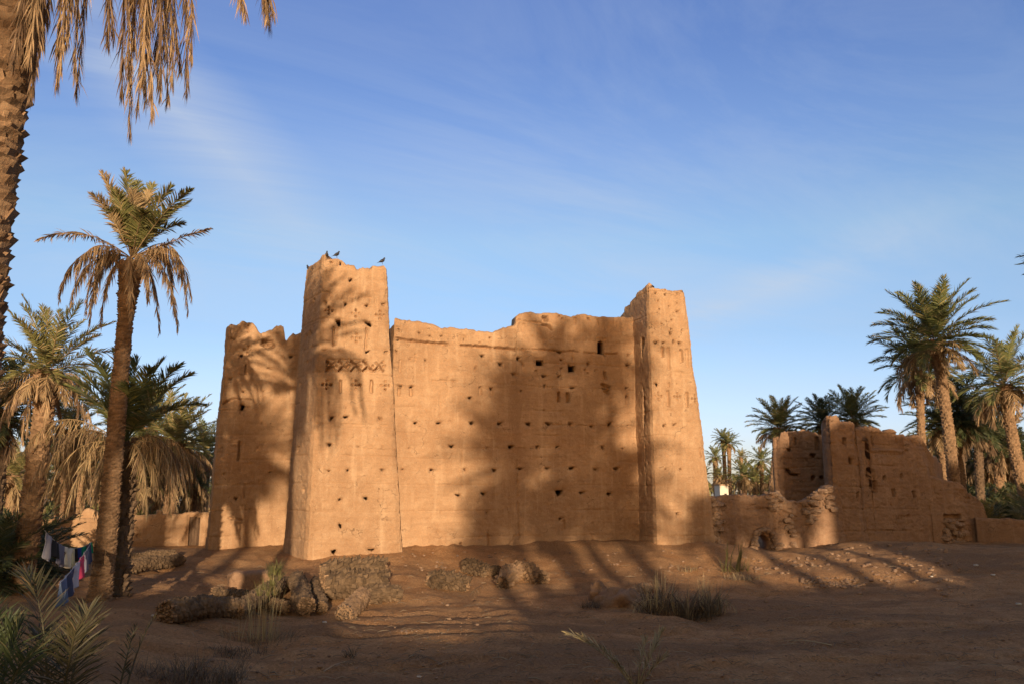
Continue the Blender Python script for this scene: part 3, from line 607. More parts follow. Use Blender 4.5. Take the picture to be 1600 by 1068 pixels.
# block behind on the left
fb = hs([(1270, 711, 6, 6), (1290, 711, 5, 6), (1269, 745.6, 5, 6), (1283, 745.6, 5, 6), (1240, 741, 12, 5), (1230, 735, 4, 6), (1232, 702, 4, 4)], d=.5) + [('s', 1274.5, 682, 1278, 702, .2), ('s', 1240, 684, 1242.5, 695, .12), ('c', [(1216, 716), (1292, 716)], 1.4, .05), ('b', 1210, 705, 1295, 668, .028), ('b', 1210, 800, 1240, 750, .03), ('rough', 1246, 743, 12, 8, .1)]
rb = [pseg(1213, 36.5, 1302, 35.6, 5.2, .1, .12, 0), pseg(1302, 35.6, 1302.01, 39.6, 5.2, 0), pseg(1304, 39.6, 1214, 40.3, 5.2, .1), pseg(1214, 40.3, 1213, 36.5, 5.2, .05)]
adobe_wall('back_room', rb, [('px', [(1217, 680), (1219, 675), (1225, 672), (1235, 671.5), (1255, 671.5), (1266, 673), (1275, 676), (1283, 680), (1300, 682)]), [(0, 4.6), (1, 4.4)], [(0, 4.4), (1, 4.5)], [(0, 4.5), (1, 4.8)]], {0: fb}, .4, (.035, .15, .2, .15), .035, M['adobe_red'], ruin, seed=41, rc=.3, rin=.12, jag=0.09, rough=1.7)
# stair tower with the broken pillar
rs = [pseg(1306, 32.6, 1358, 32.9, 5.4, .12, .05, 0), pseg(1358, 32.9, 1366, 34.9, 5.4, .05), pseg(1366, 34.9, 1290, 34.9, 5.4, .1), pseg(1288, 33.5, 1306, 32.6, 5.4, .08)]
fs_ = [('s', 1318.5, 684, 1322, 693, .3), ('s', 1339, 685, 1342, 697, .3), ('win', 1326, 714, 1336.5, 724.5, False), ('h', 1341, 772, 4, 9, .4), ('c', [(1300, 768), (1360, 772)], 1.2, .03), ('rough', 1354, 700, 9, 40, .14), ('b', 1305, 700, 1362, 640, .03), ('b', 1305, 870, 1362, 800, .03), ('h', 1317, 656, 5, 5, .3)]
adobe_wall('stair_tower', rs, [('px', [(1296, 652), (1303, 648), (1311, 647), (1313, 652), (1318, 655), (1326, 658), (1334, 660), (1342, 665), (1350, 671), (1360, 674)]), [(0, 4.55), (1, 4.5)], [(0, 4.5), (.7, 4.6), (.8, 5.0), (1, 5.2)], [(0, 5.2), (.3, 5.25), (.6, 5.3), (1, 5.35)]], {0: fs_, 3: [('b', 1285, 700, 1312, 640, .02)]}, .35, (.03, .08, .1, .06), .032, M['adobe_red'], ruin, seed=43, rc=.3, rin=.12, jag=0.08, rough=1.7)
# main front wall with its eroded upper storey
rf = [pseg(1350, 33.0, 1478, 34.4, 4.6, .1, 0, -.45), pseg(1478, 34.4, 1484, 38, 4.6, .1), pseg(1484, 38, 1352, 37, 4.6, .0), pseg(1352, 37, 1350, 33.0, 4.6, .0)]
ff = hs([(1357, 735, 6, 10), (1382, 745, 4, 6), (1408.6, 743, 4, 7), (1356, 712, 5, 14), (1361, 757, 7, 7)], d=.4) + [('s', 1366, 751, 1370, 768, .45), ('s', 1395.5, 763, 1398.5, 774, .4), ('s', 1427, 767, 1429.5, 776, .35), ('rough', 1361, 744, 20, 26, .2), ('rough', 1357, 705, 9, 50, .14), ('c', [(1403, 811), (1410, 807), (1421, 804)], 3, .14), ('c', [(1365, 829), (1400, 828)], 1.5, .04), ('rough', 1408, 809, 18, 8, .07),
    ('s', 1364, 676, 1411, 700, .16), ('rough', 1390, 707, 50, 7, .15), ('s', 1365, 681, 1368, 696, .5), ('s', 1404, 681, 1407, 691, .4), ('c', [(1361, 706), (1376, 708), (1392, 710), (1410, 709), (1417, 703)], 2.4, .1), ('rough', 1495, 838, 34, 56, .12), ('s', 1477, 804, 1503, 810, .3), ('c', [(1460, 690), (1462, 730)], 1.3, .03), ('b', 1350, 760, 1475, 660, .028), ('b', 1440, 850, 1480, 780, .03), ('rough', 1440, 690, 40, 14, .12), ('rough', 1378, 672, 40, 8, .1)]
for k in range(9): ff.append(('h', 1484 + (k % 3) * 9, 818 + (k // 3) * 15 + (k % 2) * 4, 9, 4, .14))
adobe_wall('front_wall', rf, [('px', [(1348, 667), (1354, 665.5), (1366, 666), (1375, 668), (1383, 671), (1397, 672), (1403, 675), (1410, 679.5), (1418, 681), (1426, 679.5), (1437, 679), (1450, 680), (1456, 686), (1462, 700)]), [(0, 3.9), (1, 3.6)], [(0, 3.6), (1, 4.1)], [(0, 4.1), (1, 4.4)]], {0: ff}, .45, (.03, .15, .2, .2), .032, M['adobe_red'], ruin, seed=47, rc=.3, rin=.12, jag=0.1, rough=1.7)
# sloping buttress wall falling to the right
rw = [pseg(1460, 34.13, 1552, 34.6, 3.2, .1, .0, 0)]
fbt = [('s', 1476, 803.5, 1502, 809.5, .3), ('rough', 1492, 838, 34, 60, .2)]
fbt += [('b', 1460, 800, 1550, 745, .035), ('rough', 1510, 775, 50, 20, .14)]
for k in range(12): fbt.append(('h', 1481 + (k % 3) * 10, 816 + (k // 3) * 12 + (k % 2) * 4, 9, 4, .2))
adobe_wall('buttress_wall', rw, [('px', [(1460, 744), (1471, 748), (1485, 750), (1498, 752), (1507, 759), (1515, 766), (1524, 772), (1532, 779), (1538, 787), (1541, 800), (1546, 812), (1560, 830)])], {0: fbt}, .5, (.03,), .032, M['adobe_red'], ruin, closed=False, seed=49, jag=0.1, rough=1.7)

def stones(mb, pts, rng, s0=.10, s1=.2, flat=.6):
    ico = [(math.cos(a) * math.cos(b), math.sin(a) * math.cos(b), math.sin(b)) for b in (-.9, 0, .9) for a in np.arange(7) * 2 * math.pi / 7] + [(0, 0, -1), (0, 0, 1)]
    base = np.array(ico); fc = []
    for r_ in range(2):
        for k in range(7): fc.append([r_ * 7 + k, r_ * 7 + (k + 1) % 7, (r_ + 1) * 7 + (k + 1) % 7, (r_ + 1) * 7 + k])
    tr = [[(k + 1) % 7, k, 21] for k in range(7)] + [[14 + k, 14 + (k + 1) % 7, 22] for k in range(7)]
    for p in pts:
        s = rng.uniform(s0, s1); a = rng.uniform(0, 6.28); v = base * (1 + .28 * np.array([[rng.uniform(-1, 1)] for _ in base]))
        v = np.sign(v) * np.abs(v) ** .75
        v = v * np.array([s * rng.uniform(.8, 1.4), s * rng.uniform(.7, 1.1), s * flat * rng.uniform(.7, 1.2)])
        c, s_ = math.cos(a), math.sin(a); tl = rng.uniform(-.4, .4)
        v = v @ np.array([[c, s_, 0], [-s_, c, 0], [0, 0, 1]]) @ np.array([[1, 0, 0], [0, math.cos(tl), math.sin(tl)], [0, -math.sin(tl), math.cos(tl)]])
        mb.add(v + np.asarray(p), [np.array(fc), np.array(tr)])
rng = random.Random(5)
mb = MB()
for k in range(46):
    px_, py_ = rng.uniform(1476, 1508), rng.uniform(813, 862); P = on_plane(px_, py_, rw[0].P0, rw[0].pn); n3 = np.array([rw[0].n[0], rw[0].n[1], 0]); mb_p = P + n3 * rng.uniform(-.08, .02); stones(mb, [mb_p], rng, .11, .2)
mb.build('door_infill', M['stone'], ruin)

# low yard wall running on to the right edge
yw = [pseg(1528, 34.2, 1640, 33.4, 1.6, .05)]
wall_r = thing('yard_wall', 'low plain mud wall in deep shade right of the ruined house', 'wall')
adobe_wall('wall_body', yw, [('px', [(1520, 808), (1541, 808), (1560, 809), (1575, 808), (1600, 811), (1640, 812)])], {0: [('c', [(1572, 858), (1577, 870)], 3, .1), ('rough', 1574, 864, 14, 12, .1)]}, .4, (.04,), .04, M['adobe_red'], wall_r, closed=False, seed=51, jag=.03)

# courtyard wall between the kasbah and the ruin
cw = thing('courtyard_wall', 'crumbling waist-high mud and stone wall joining kasbah and ruined house', 'wall')
cs = [pseg(1118, 30.2, 1322, 32.2, 2.2, .06)]
fc_ = [('win', 1183, 833, 1204, 885, True), ('rough', 1215, 800, 26, 60, .16), ('rough', 1262, 790, 50, 30, .16), ('rough', 1238, 830, 20, 60, .1), ('rough', 1112, 820, 30, 90, .12), ('c', [(1168, 795), (1215, 793), (1240, 806), (1280, 808)], 2.4, .1), ('h', 1222, 817, 7, 6, .2), ('rough', 1180, 792, 26, 10, .08), ('rough', 1194, 850, 40, 50, .12)]
adobe_wall('wall_body', cs, [('px', [(1100, 775), (1120, 776), (1129, 773), (1150, 773), (1175, 772.5), (1200, 773), (1207, 769), (1216, 771), (1222, 777), (1235, 781), (1255, 784), (1266, 777), (1275, 772), (1282, 765), (1296, 758), (1304, 757), (1312, 762), (1330, 775)])], {0: fc_}, .5, (.03,), .032, M['adobe_red'], cw, closed=False, seed=53, jag=.09, rough=1.7)
mb = MB(); cn3 = np.array([cs[0].n[0], cs[0].n[1], 0])
def cwp(px_, py_, o=0.0): return on_plane(px_, py_, cs[0].P0, cs[0].pn) + cn3 * o
for k in range(120):    # rubble pillar against the kasbah
    stones(mb, [cwp(rng.gauss(1113, 7), rng.uniform(778, 868), rng.uniform(-.15, .12))], rng, .09, .19)
for k in range(26): stones(mb, [cwp(rng.gauss(1213, 8), rng.uniform(768, 800), rng.uniform(-.2, .06))], rng, .09, .17)
for k in range(60):
    px_ = rng.uniform(1256, 1304); stones(mb, [cwp(px_, np.interp(px_, [1256, 1282, 1304], [783, 764, 757]) + rng.uniform(0, 40), rng.uniform(-.2, .08))], rng, .09, .18)
for k in range(22): stones(mb, [cwp(rng.gauss(1238, 4), rng.uniform(805, 872), rng.uniform(-.1, .1))], rng, .08, .15)
for k in range(20):     # arch stones
    a = math.pi * k / 19; stones(mb, [cwp(1193.5 - 15 * math.cos(a), 842 - 15 * math.sin(a), .03)], rng, .09, .15)
for k in range(46): stones(mb, [cwp(rng.choice([1170 + 8 * rng.random(), 1207 + 8 * rng.random()]), rng.uniform(842, 872), rng.uniform(0, .25))], rng, .09, .17)
mb.build('rubble_stonework', M['stone'], cw)

# garden wall behind the palms on the left, with the dark doorway beside the kasbah
gw = thing('garden_wall', 'low smooth mud garden wall left of the kasbah with a dark gate', 'wall')
gs = [pseg(40, 28.5, 324, 31.2, 1.8, .06)]
adobe_wall('wall_body', gs, [('px', [(20, 812), (60, 810), (88, 809), (146, 808), (190, 806), (220, 804), (245, 802.6), (246, 796), (253, 796), (254, 802.5), (285, 802.5), (289, 800), (320, 799), (330, 799)])], {0: [('h', 215, 836, 6, 5, .2), ('win', 291, 806, 315, 875, False), ('rough', 205, 808, 30, 6, .05), ('rough', 100, 835, 60, 20, .03)]}, .35, (.035,), .035, M['adobe'], gw, closed=False, seed=61, jag=.03)
P0 = on_plane(290, 860, gs[0].P0, gs[0].pn); P1 = on_plane(316, 860, gs[0].P0, gs[0].pn); n3 = np.array([gs[0].n[0], gs[0].n[1], 0]); mb = MB()
w_ = P1 - P0; w_[2] = 0
for k in range(6):
    a = P0 + w_ * (k / 6 + .008) - n3 * .18; b = P0 + w_ * ((k + 1) / 6 - .008) - n3 * .18; t_ = n3 * -.03
    z0, z1 = .1, 1.62 + .02 * (k % 2); v = []
    for q in (a, b, b + t_, a + t_):
        v.append([q[0], q[1], z0])
    for q in (a, b, b + t_, a + t_): v.append([q[0], q[1], z1])
    mb.add(v, np.array([[0, 1, 5, 4], [1, 2, 6, 5], [2, 3, 7, 6], [3, 0, 4, 7], [4, 5, 6, 7]]))
M['old_wood'] = bark('old_plank_wood', (.10, .065, .045), (.15, .10, .065), (.19, .13, .085))
mb.build('gate', M['old_wood'], gw)
gw2 = thing('garden_wall', 'broken stub of mud wall behind the tall dry-crowned palm', 'wall')
g2 = [pseg(88, 34, 160, 34, 1.8, .05)]
adobe_wall('wall_body', g2, [('px', [(80, 812), (92, 800), (97, 794), (105, 795), (110, 802), (125, 802), (130, 796), (138, 793), (148, 797), (155, 808), (165, 812)])], {}, .4, (.06,), .06, M['adobe'], gw2, closed=False, seed=63)

# ------------------------------------------------------------------ palms
def nrmz(v): return v / (np.linalg.norm(v, axis=-1, keepdims=True) + 1e-9)
def frond(mb, pts, rng, nl=60, ll=.42, w=.018, dead=0., r0=.02, bare=.14, vee=.35, mi=0, mir=None, tw=.0, tight=0.):
    """one feather leaf along a polyline: a keeled midrib and two ranks of leaflets"""
    P = np.asarray(pts, float); n = len(P); tp = np.linspace(0, 1, n)
    def ev(t): return np.stack([np.interp(t, tp, P[:, k]) for k in range(3)], -1)
    tt = np.linspace(0, 1, 13); Q = ev(tt); T = nrmz(np.gradient(Q, axis=0))
    hz = np.array([P[-1][0] - P[0][0], P[-1][1] - P[0][1], 0.]); hz = hz / (np.linalg.norm(hz) + 1e-6)
    side0 = np.array([-hz[1], hz[0], 0.])
    if tw: side0 = nrmz(side0 * math.cos(tw) + np.array([0, 0, 1]) * math.sin(tw))
    S = nrmz(np.broadcast_to(side0, T.shape) - T * (T @ side0)[:, None]); U = np.cross(T, S); U = np.where(U[:, 2:3] < -.2, U, U)
    R = (r0 * (1 - .85 * tt))[:, None]
    ring = np.stack([Q + S * R, Q + U * R * .8, Q - S * R, Q - U * R * .6], 1).reshape(-1, 3)
    i = np.arange(12)[:, None] * 4; k = np.arange(4)[None]; k2 = (k + 1) % 4
    mb.add(ring, np.stack([i + k, i + k2, i + 4 + k2, i + 4 + k], -1).reshape(-1, 4), mir if mir is not None else mi)
    rs = np.random.RandomState(rng.randrange(1 << 30))
    t = np.repeat(np.linspace(bare, .995, nl), 2) + rs.uniform(-.4, .4, nl * 2) / nl; t = np.clip(t, bare, 1); sg = np.tile([1., -1.], nl)
    if dead > .3: ok = rs.rand(len(t)) > .12; t = t[ok]; sg = sg[ok]
    m = len(t)
    p = ev(t); f = t * 12; Tn = nrmz(np.stack([np.interp(t, tt, T[:, k]) for k in range(3)], -1)); Sn = nrmz(np.stack([np.interp(t, tt, S[:, k]) for k in range(3)], -1)); Un = np.cross(Tn, Sn)
    u = (t - bare) / (1 - bare); ln = ll * (.45 + .75 * np.sin(np.pi * np.clip(u * .9 + .12, 0, 1)) ** .8) * rs.uniform(.8, 1.12, m)
    ang = (1 - tight) * np.radians(66 - 42 * u + rs.uniform(-9, 9, m)); lift = vee * rs.uniform(.2, 1.3, m)
    d = Tn * np.cos(ang)[:, None] + Sn * (sg * np.sin(ang))[:, None] + Un * lift[:, None]
    dn = np.array([0, 0, -1.]); d = nrmz(d * (1 - dead) + dn * dead * 1.2 + rs.normal(0, .10 + .14 * dead, (m, 3)))
    wd = nrmz(np.cross(d, Un + rs.normal(0, .5, (m, 3)))) * (w * rs.uniform(.7, 1.2, m))[:, None] * .5
    droop = (.12 + .5 * dead) * ln[:, None] * dn
    mid = p + d * ln[:, None] * .5 + droop * .22; tip = p + d * ln[:, None] + droop
    v = np.stack([p - wd * .6, p + wd * .6, mid - wd, mid + wd, tip], 1).reshape(-1, 3); b = np.arange(m)[:, None] * 5
    mb.add(v, [b + np.array([[0, 1, 3, 2]]), b + np.array([[2, 3, 4]])], mi)

def arc(c, az, el, Ln, bend, n=14, lat=0.):
    """a frond's midrib: leaves c at elevation el and bends down by bend radians towards its tip"""
    P = [np.array(c, float)]; 
    for i in range(n):
        t = (i + .5) / n; e = el - bend * t ** 1.4; a = az + lat * t
        P.append(P[-1] + np.array([math.cos(a) * math.cos(e), math.sin(a) * math.cos(e), math.sin(e)]) * Ln / n)
    return P
def crown_mesh(name, seed, n=38, Ln=3.0, nl=60, ll=.42, w=.02, e_top=82, e_low=-18, bend=(.7, 1.35), mats=None, dryfrac=.12, c=(0, 0, 0), spread=.14):
    rng = random.Random(seed); mb = MB()
    for i in range(n):
        t = (i + .5) / n; az = i * 2.39996 + rng.uniform(-.25, .25); el = math.radians(e_top + (e_low - e_top) * t ** .85 + rng.uniform(-7, 7))
        r = spread; c0 = np.array(c) + [math.cos(az) * r * (.4 + .6 * t), math.sin(az) * r * (.4 + .6 * t), .25 - .5 * t]
        b = (bend[0] + (bend[1] - bend[0]) * rng.random()) * (.45 + .75 * t); L_ = Ln * rng.uniform(.82, 1.1) * (.75 + .25 * math.sin(math.pi * min(1, t * 1.3 + .15)))
        dry = t > 1 - dryfrac
        frond(mb, arc(c0, az, el, L_, b, lat=rng.uniform(-.25, .25)), rng, nl, ll, w, .35 if dry else 0.04, .022, mi=1 if dry else 0, mir=1 if rng.random() < .5 else (1 if dry else 0), tw=rng.uniform(-.3, .3))
    return mb.mesh(name, mats or [M['green'], M['dry']])
def skirt_mesh(name, seed, n=22, Ln=2.2, nl=40, ll=.35, w=.022, el=(-35, 25), bend=(1.1, 1.9), dead=.6, mats=None, spread=.2):
    rng = random.Random(seed); mb = MB()
    for i in range(n):
        az = i * 2.39996 + rng.uniform(-.3, .3); e = math.radians(rng.uniform(*el)); c0 = [math.cos(az) * spread, math.sin(az) * spread, -.2 - rng.random() * .35]
        frond(mb, arc(c0, az, e, Ln * rng.uniform(.6, 1.1), rng.uniform(*bend), lat=rng.uniform(-.4, .4)), rng, nl, ll, w, dead * rng.uniform(.7, 1.2), .02, mi=0 if rng.random() < .75 else 1, tw=rng.uniform(-.4, .4))
    return mb.mesh(name, mats or [M['dry'], M['dry_dark']])
def trunk(name, pts, r0, r1, parent, mt, seed=0, step=.10, per=9, proud=.06, hgt=.13, wid=.8, boots=0., base=True, loc=(0, 0, 0), dens=1.0, sheath=0.):
    """tapering trunk set with spirals of old leaf bases"""
    rng = random.Random(seed); P = np.array(pts, float); seg = np.linalg.norm(np.diff(P, axis=0), axis=1); cl = np.concatenate([[0], np.cumsum(seg)]); Ln = cl[-1]
    def ev(s): return np.array([np.interp(s, cl, P[:, k]) for k in range(3)])
    mb = MB(); nr = max(6, int(Ln / .18)); nc = 14; V = []
    def frame(s):
        t = ev(min(Ln, s + .05)) - ev(max(0, s - .05)); t /= np.linalg.norm(t); a = np.cross(t, [0, 1, 0.1]); a /= np.linalg.norm(a); return t, a, np.cross(t, a)
    def rad(s): u = s / Ln; return r0 + (r1 - r0) * u + (r0 * .28 * math.exp(-s / .35) if base else 0) + boots * r1 * max(0, (u - .82) / .18)
    for k in range(nr + 1):
        s = Ln * k / nr; t, a, b = frame(s); c = ev(s); r = rad(s)
        for q in range(nc):
            th = 2 * math.pi * q / nc; V.append(c + (a * math.cos(th) + b * math.sin(th)) * r * (1 + .06 * math.sin(th * 3 + s * 5) + rng.uniform(-.03, .03)))
    V.append(ev(0)); V.append(ev(Ln)); i = np.arange(nr)[:, None] * nc; k = np.arange(nc)[None]; k2 = (k + 1) % nc
    q_ = np.stack([i + k, i + k2, i + nc + k2, i + nc + k], -1).reshape(-1, 4); kk = np.arange(nc)
    mb.add(V, [q_, np.stack([(kk + 1) % nc, kk, np.full(nc, len(V) - 2)], -1), np.stack([nr * nc + kk, nr * nc + (kk + 1) % nc, np.full(nc, len(V) - 1)], -1)])
    s = .03; j = 0
    while s < Ln - .02:
        t, a, b = frame(s); c = ev(s); r = rad(s); th = j * 2.39996 + rng.uniform(-.15, .15)
        o = a * math.cos(th) + b * math.sin(th); sd = np.cross(t, o); W_ = r * wid * rng.uniform(.7, 1.1); h = hgt * rng.uniform(.7, 1.35); pr = proud * rng.uniform(.4, 1.5) * (1 + boots * 2.2 * max(0, (s / Ln - .8) / .2))
        tl = rng.uniform(-.25, .25); sd2 = sd * math.cos(tl) + t * math.sin(tl)
        q0 = c + o * r * .86
        v = [q0 - sd2 * W_ * .5 - t * h * .5, q0 + sd2 * W_ * .5 - t * h * .5, q0 + sd2 * W_ * .42 + t * h * .45 + o * pr * .75, q0 - sd2 * W_ * .42 + t * h * .45 + o * pr * .75,
             q0 - t * h * .5 + o * r * .12, q0 + t * h * .5 + o * (r * .14 + pr), q0 + sd2 * W_ * .30 + t * h * .62, q0 - sd2 * W_ * .30 + t * h * .62]
        mb.add(v, [np.array([[4, 1, 2, 5], [0, 4, 5, 3], [5, 2, 6, 6]])[:2], np.array([[5, 2, 6], [3, 5, 7], [5, 6, 7], [1, 6, 2], [0, 3, 7]])])
        j += 1; s += step / per / dens * 1.0
    return mb.build(name, mt, parent, loc=loc)

# shared crowns
CR = {}
CR['lush'] = crown_mesh('crown_lush', 1, 54, 2.75, 70, .50, .036, 86, -20, (.5, 1.2))
CR['lush2'] = crown_mesh('crown_lush', 2, 48, 2.75, 64, .48, .036, 84, -32, (.6, 1.4), dryfrac=.2)
CR['olive'] = crown_mesh('crown_olive', 3, 44, 2.7, 54, .46, .04, 84, -15, (.5, 1.1), [M['olive'], M['dry']], .2)
CR['dark'] = crown_mesh('crown_dark', 4, 58, 2.8, 50, .50, .045, 86, -35, (.6, 1.3), [M['green_dark'], M['dry_dark']], .12)
CR['far'] = crown_mesh('crown_far', 6, 38, 2.7, 26, .50, .08, 84, -30, (.6, 1.3))
CR['far2'] = crown_mesh('crown_far', 7, 34, 2.7, 26, .50, .08, 82, -20, (.7, 1.4), [M['olive'], M['dry']], .25)
CR['high'] = crown_mesh('crown_high', 8, 40, 2.9, 56, .46, .032, 86, 18, (.4, .9))
SK = {}
SK['skirt'] = skirt_mesh('skirt', 11, 16, 2.1, 46, .26, .024); SK['skirt_open'] = skirt_mesh('skirt', 15, 15, 1.9, 46, .20, .022, (-20, 30), (1.5, 2.2), .75, spread=.12); SK['skirt2'] = skirt_mesh('skirt', 12, 28, 2.0, 36, .32, .024, (-60, 0), (.7, 1.4), .75)
SK['skirt_far'] = skirt_mesh('skirt', 13, 16, 1.8, 18, .34, .05, (-60, 0), (.7, 1.4), .7)

def palm(label, base, topp, r0, r1, crown, s=1., rz=0., skirt=None, ss=1., group=None, bk='bark', bend=0.0, step=.10, dens=1., name='date_palm', tilt=(0, 0), boots=.5, proud=.05):
    base = np.array(base, float); topp = np.array(topp, float); d = topp - base
    t_ = thing(name, label, 'palm tree', tuple(base), group)
    pts = [d * k / 8 + np.array([bend * math.sin(math.pi * k / 8), 0, 0]) for k in range(9)]; pts[0] = pts[0] - np.array([0, 0, .25])
    trunk('trunk', pts, r0, r1, t_, M[bk], seed=len(bpy.data.objects), step=step, dens=dens, boots=boots, proud=proud)
    own(CR[crown], 'crown', t_, tuple(d), (tilt[0], tilt[1], rz), (s, s, s))
    if skirt: own(SK[skirt], 'dead_fronds', t_, tuple(d), (0, 0, rz), (ss, ss, ss))
    return t_
def gp(px, Y):      # a spot on the ground at depth Y in the column px
    x = at(px, 780, Y)[0]; return np.array([x, Y, Gs(x, Y) - .02])

# the tall palm at the left edge, its crown above the frame
PY = 7.1
gt = thing('date_palm', 'closest palm, its thick scaly trunk cut by the photo edge, brown fronds hanging overhead', 'palm tree', (-4.72, PY, Gs(-4.72, PY)))
bz = gt.location.z; C0 = np.array([0.02, 0, 8.45 - bz])
trunk('trunk', [(.08, 0, -.3), (.03, 0, 1.5), (-.03, 0, 3.0), (-.08, 0, 4.8), (-.02, 0, 8.5 - bz)], .215, .225, gt, M['bark'], seed=3, step=.10, per=9, proud=.065, hgt=.10, wid=1.35, dens=1.5)
own(CR['high'], 'crown', gt, tuple(C0), (0, 0, .6), (1.1, 1.1, 1.1))
rng = random.Random(8); mb = MB()
def hang(px, pyend, Y, dead=.75, xo=0., top=8.7):
    """dead frond: out from the crown and straight down; ends where the photo shows (px, pyend)"""
    e = at(px, pyend, Y); lo = np.array([-4.72, PY, bz]); e = e - lo; c = C0.copy() + [rng.uniform(-.1, .1), rng.uniform(-.1, .1), rng.uniform(-.2, .1)]
    k = e.copy(); k[2] = c[2] - .12 - .25 * rng.random(); k[:2] = c[:2] + (e[:2] - c[:2]) * .86
    m1_ = c * .62 + k * .38 + [0, 0, .28]; pts = []
    ctrl = [c, m1_, k, (k * .5 + e * .5) + [rng.uniform(-.04, .04), 0, 0], e]
    for a in range(4):
        for q in range(5):
            t = q / 5; p0, p1, p2, p3 = ctrl[max(0, a - 1)], ctrl[a], ctrl[a + 1], ctrl[min(4, a + 2)]
            pts.append(.5 * ((2 * p1) + (-p0 + p2) * t + (2 * p0 - 5 * p1 + 4 * p2 - p3) * t * t + (-p0 + 3 * p1 - 3 * p2 + p3) * t ** 3))
    pts.append(e)
    frond(mb, pts, rng, 150, .24, .013, dead, .018, bare=.34, tight=.45, mi=0 if rng.random() < .62 else 1, tw=rng.uniform(-.6, .6))
for (px_, py_, Y_) in [(203, 212, 7.3), (190, 150, 7.0), (215, 175, 7.2), (238, 182, 7.0), (228, 160, 7.4), (262, 160, 7.5), (250, 150, 6.8), (292, 145, 7.3), (282, 110, 7.6), (300, 90, 7.1), (168, 70, 7.0), (178, 60, 7.4), (205, 120, 7.6), (222, 130, 6.9), (245, 120, 7.2), (270, 130, 7.0), (232, 90, 7.0), (212, 80, 7.3), (258, 85, 7.4),
                       (88, 135, 7.2), (95, 110, 7.0), (119, 148, 7.4), (117, 120, 7.5), (105, 70, 7.1), (48, 150, 6.9), (45, 95, 6.8), (62, 75, 7.0), (20, 100, 6.8), (30, 60, 6.8), (422, 42, 7.2), (418, 30, 7.0), (427, 20, 7.3), (385, 22, 7.3), (72, 40, 7.1)]:
    hang(px_, py_, Y_)
mb.build('dead_fronds', [M['dry'], M['dry_dark']], gt)

# the palm with the dry crown standing in the open
b0 = ground_hit(154, 938); Yb = b0[1]
mp_ = thing('date_palm', 'slender tall palm with half-dry crown, standing clear in the dusty yard', 'palm tree', tuple(b0))
tp = at(205, 412, Yb + .35) - b0
mid = [(0, 0, -.2), *[at(x, y, Yb + o) - b0 for x, y, o in ((165, 860, .0), (174, 760, .05), (184, 640, .1), (194, 520, .2), (202, 440, .3))], tp]
trunk('trunk', mid, .215, .135, mp_, M['bark'], seed=5, step=.075, per=9, proud=.032, hgt=.06, wid=1.2, boots=.7, dens=1.5)
rng = random.Random(21); mb = MB(); c = tp + [0, 0, .12]
def fr_to(mb, c, e, k, rng, nl, ll, w, dead, mi, bare=.16, mir=None, r0=.02, tw=0.):
    """frond from c to e, its middle pushed to k (quadratic through the three)"""
    pts = [c * (1 - t) ** 2 + 2 * k * t * (1 - t) + e * t * t for t in np.linspace(0, 1, 15)]
    frond(mb, pts, rng, nl, ll, w, dead, r0, bare=bare, mi=mi, mir=mir, tw=tw)
up = [(160, 272), (196, 268), (238, 288), (268, 292), (297, 296), (145, 305), (172, 290), (215, 285), (250, 310), (296, 316), (285, 350), (180, 300), (232, 300), (208, 300), (265, 330), (205, 330), (190, 320), (225, 330), (175, 330), (240, 345)]
mbg = MB()
for i, (px_, py_) in enumerate(up):
    e = at(px_, py_, Yb + .35 + rng.uniform(-1.1, 1.1)) - b0; k = c * .45 + e * .55 + np.array([(-1 if px_ > 205 else 1) * .12 * 0 , 0, .35]); frond_mi = 1 if (i in (0, 5, 8, 13) or rng.random() < .15) else 0
    fr_to(mbg, c, e, k, rng, 74, .36, .034, .06, frond_mi, mir=1)
for (px_, py_, kx, ky, yo) in [(60, 375, 130, 350, .2), (328, 357, 285, 375, .4), (92, 470, 110, 380, 0), (110, 478, 130, 395, .5), (140, 505, 145, 400, .2), (158, 508, 165, 415, -.4), (293, 490, 290, 385, .3), (250, 520, 235, 395, .0), (278, 515, 262, 395, -.5), (268, 470, 275, 380, 1.0), (232, 470, 228, 395, -.8), (150, 470, 150, 380, 1.0), (118, 440, 130, 372, -.8), (285, 440, 280, 365, .8), (205, 500, 200, 400, -.6), (300, 470, 285, 372, .0), (135, 490, 138, 392, -.5)]:
    e = at(px_, py_, Yb + .35 + yo) - b0; k = at(kx, ky, Yb + .35 + yo * .6) - b0
    if ky < 380 and py_ < 380: pass
    fr_to(mb, c, e, k + np.array([0, 0, .35 if py_ > 400 else .12]), rng, 90, .27, .028, .6 if py_ > 400 else .22, 0 if rng.random() < .8 else 1, r0=.018)
mbg.build('crown', [M['olive'], M['dry']], mp_); mb.build('dead_fronds', [M['dry'], M['dry_dark']], mp_)

# third palm with its long curtain of dead fronds
B3 = gp(48, 20); T3 = at(76, 578, 20.3)
p3 = thing('date_palm', 'stout palm with green top and long curtain of hanging dry fronds', 'palm tree', tuple(B3)); d3 = T3 - B3
trunk('trunk', [(0, 0, -.2), d3 * .3 + [0, 0, 0], d3 * .7, d3], .24, .19, p3, M['bark'], seed=9, step=.11, per=8, proud=.06, hgt=.11, wid=1., boots=.5, dens=1.3)
own(CR['olive'], 'crown', p3, tuple(d3), (0, 0, .3), (.60, .60, .68)); own(SK['skirt_open'], 'dead_fronds', p3, tuple(d3 + [0, 0, .15]), (0, 0, 1.2), (.9, .9, 1.25))

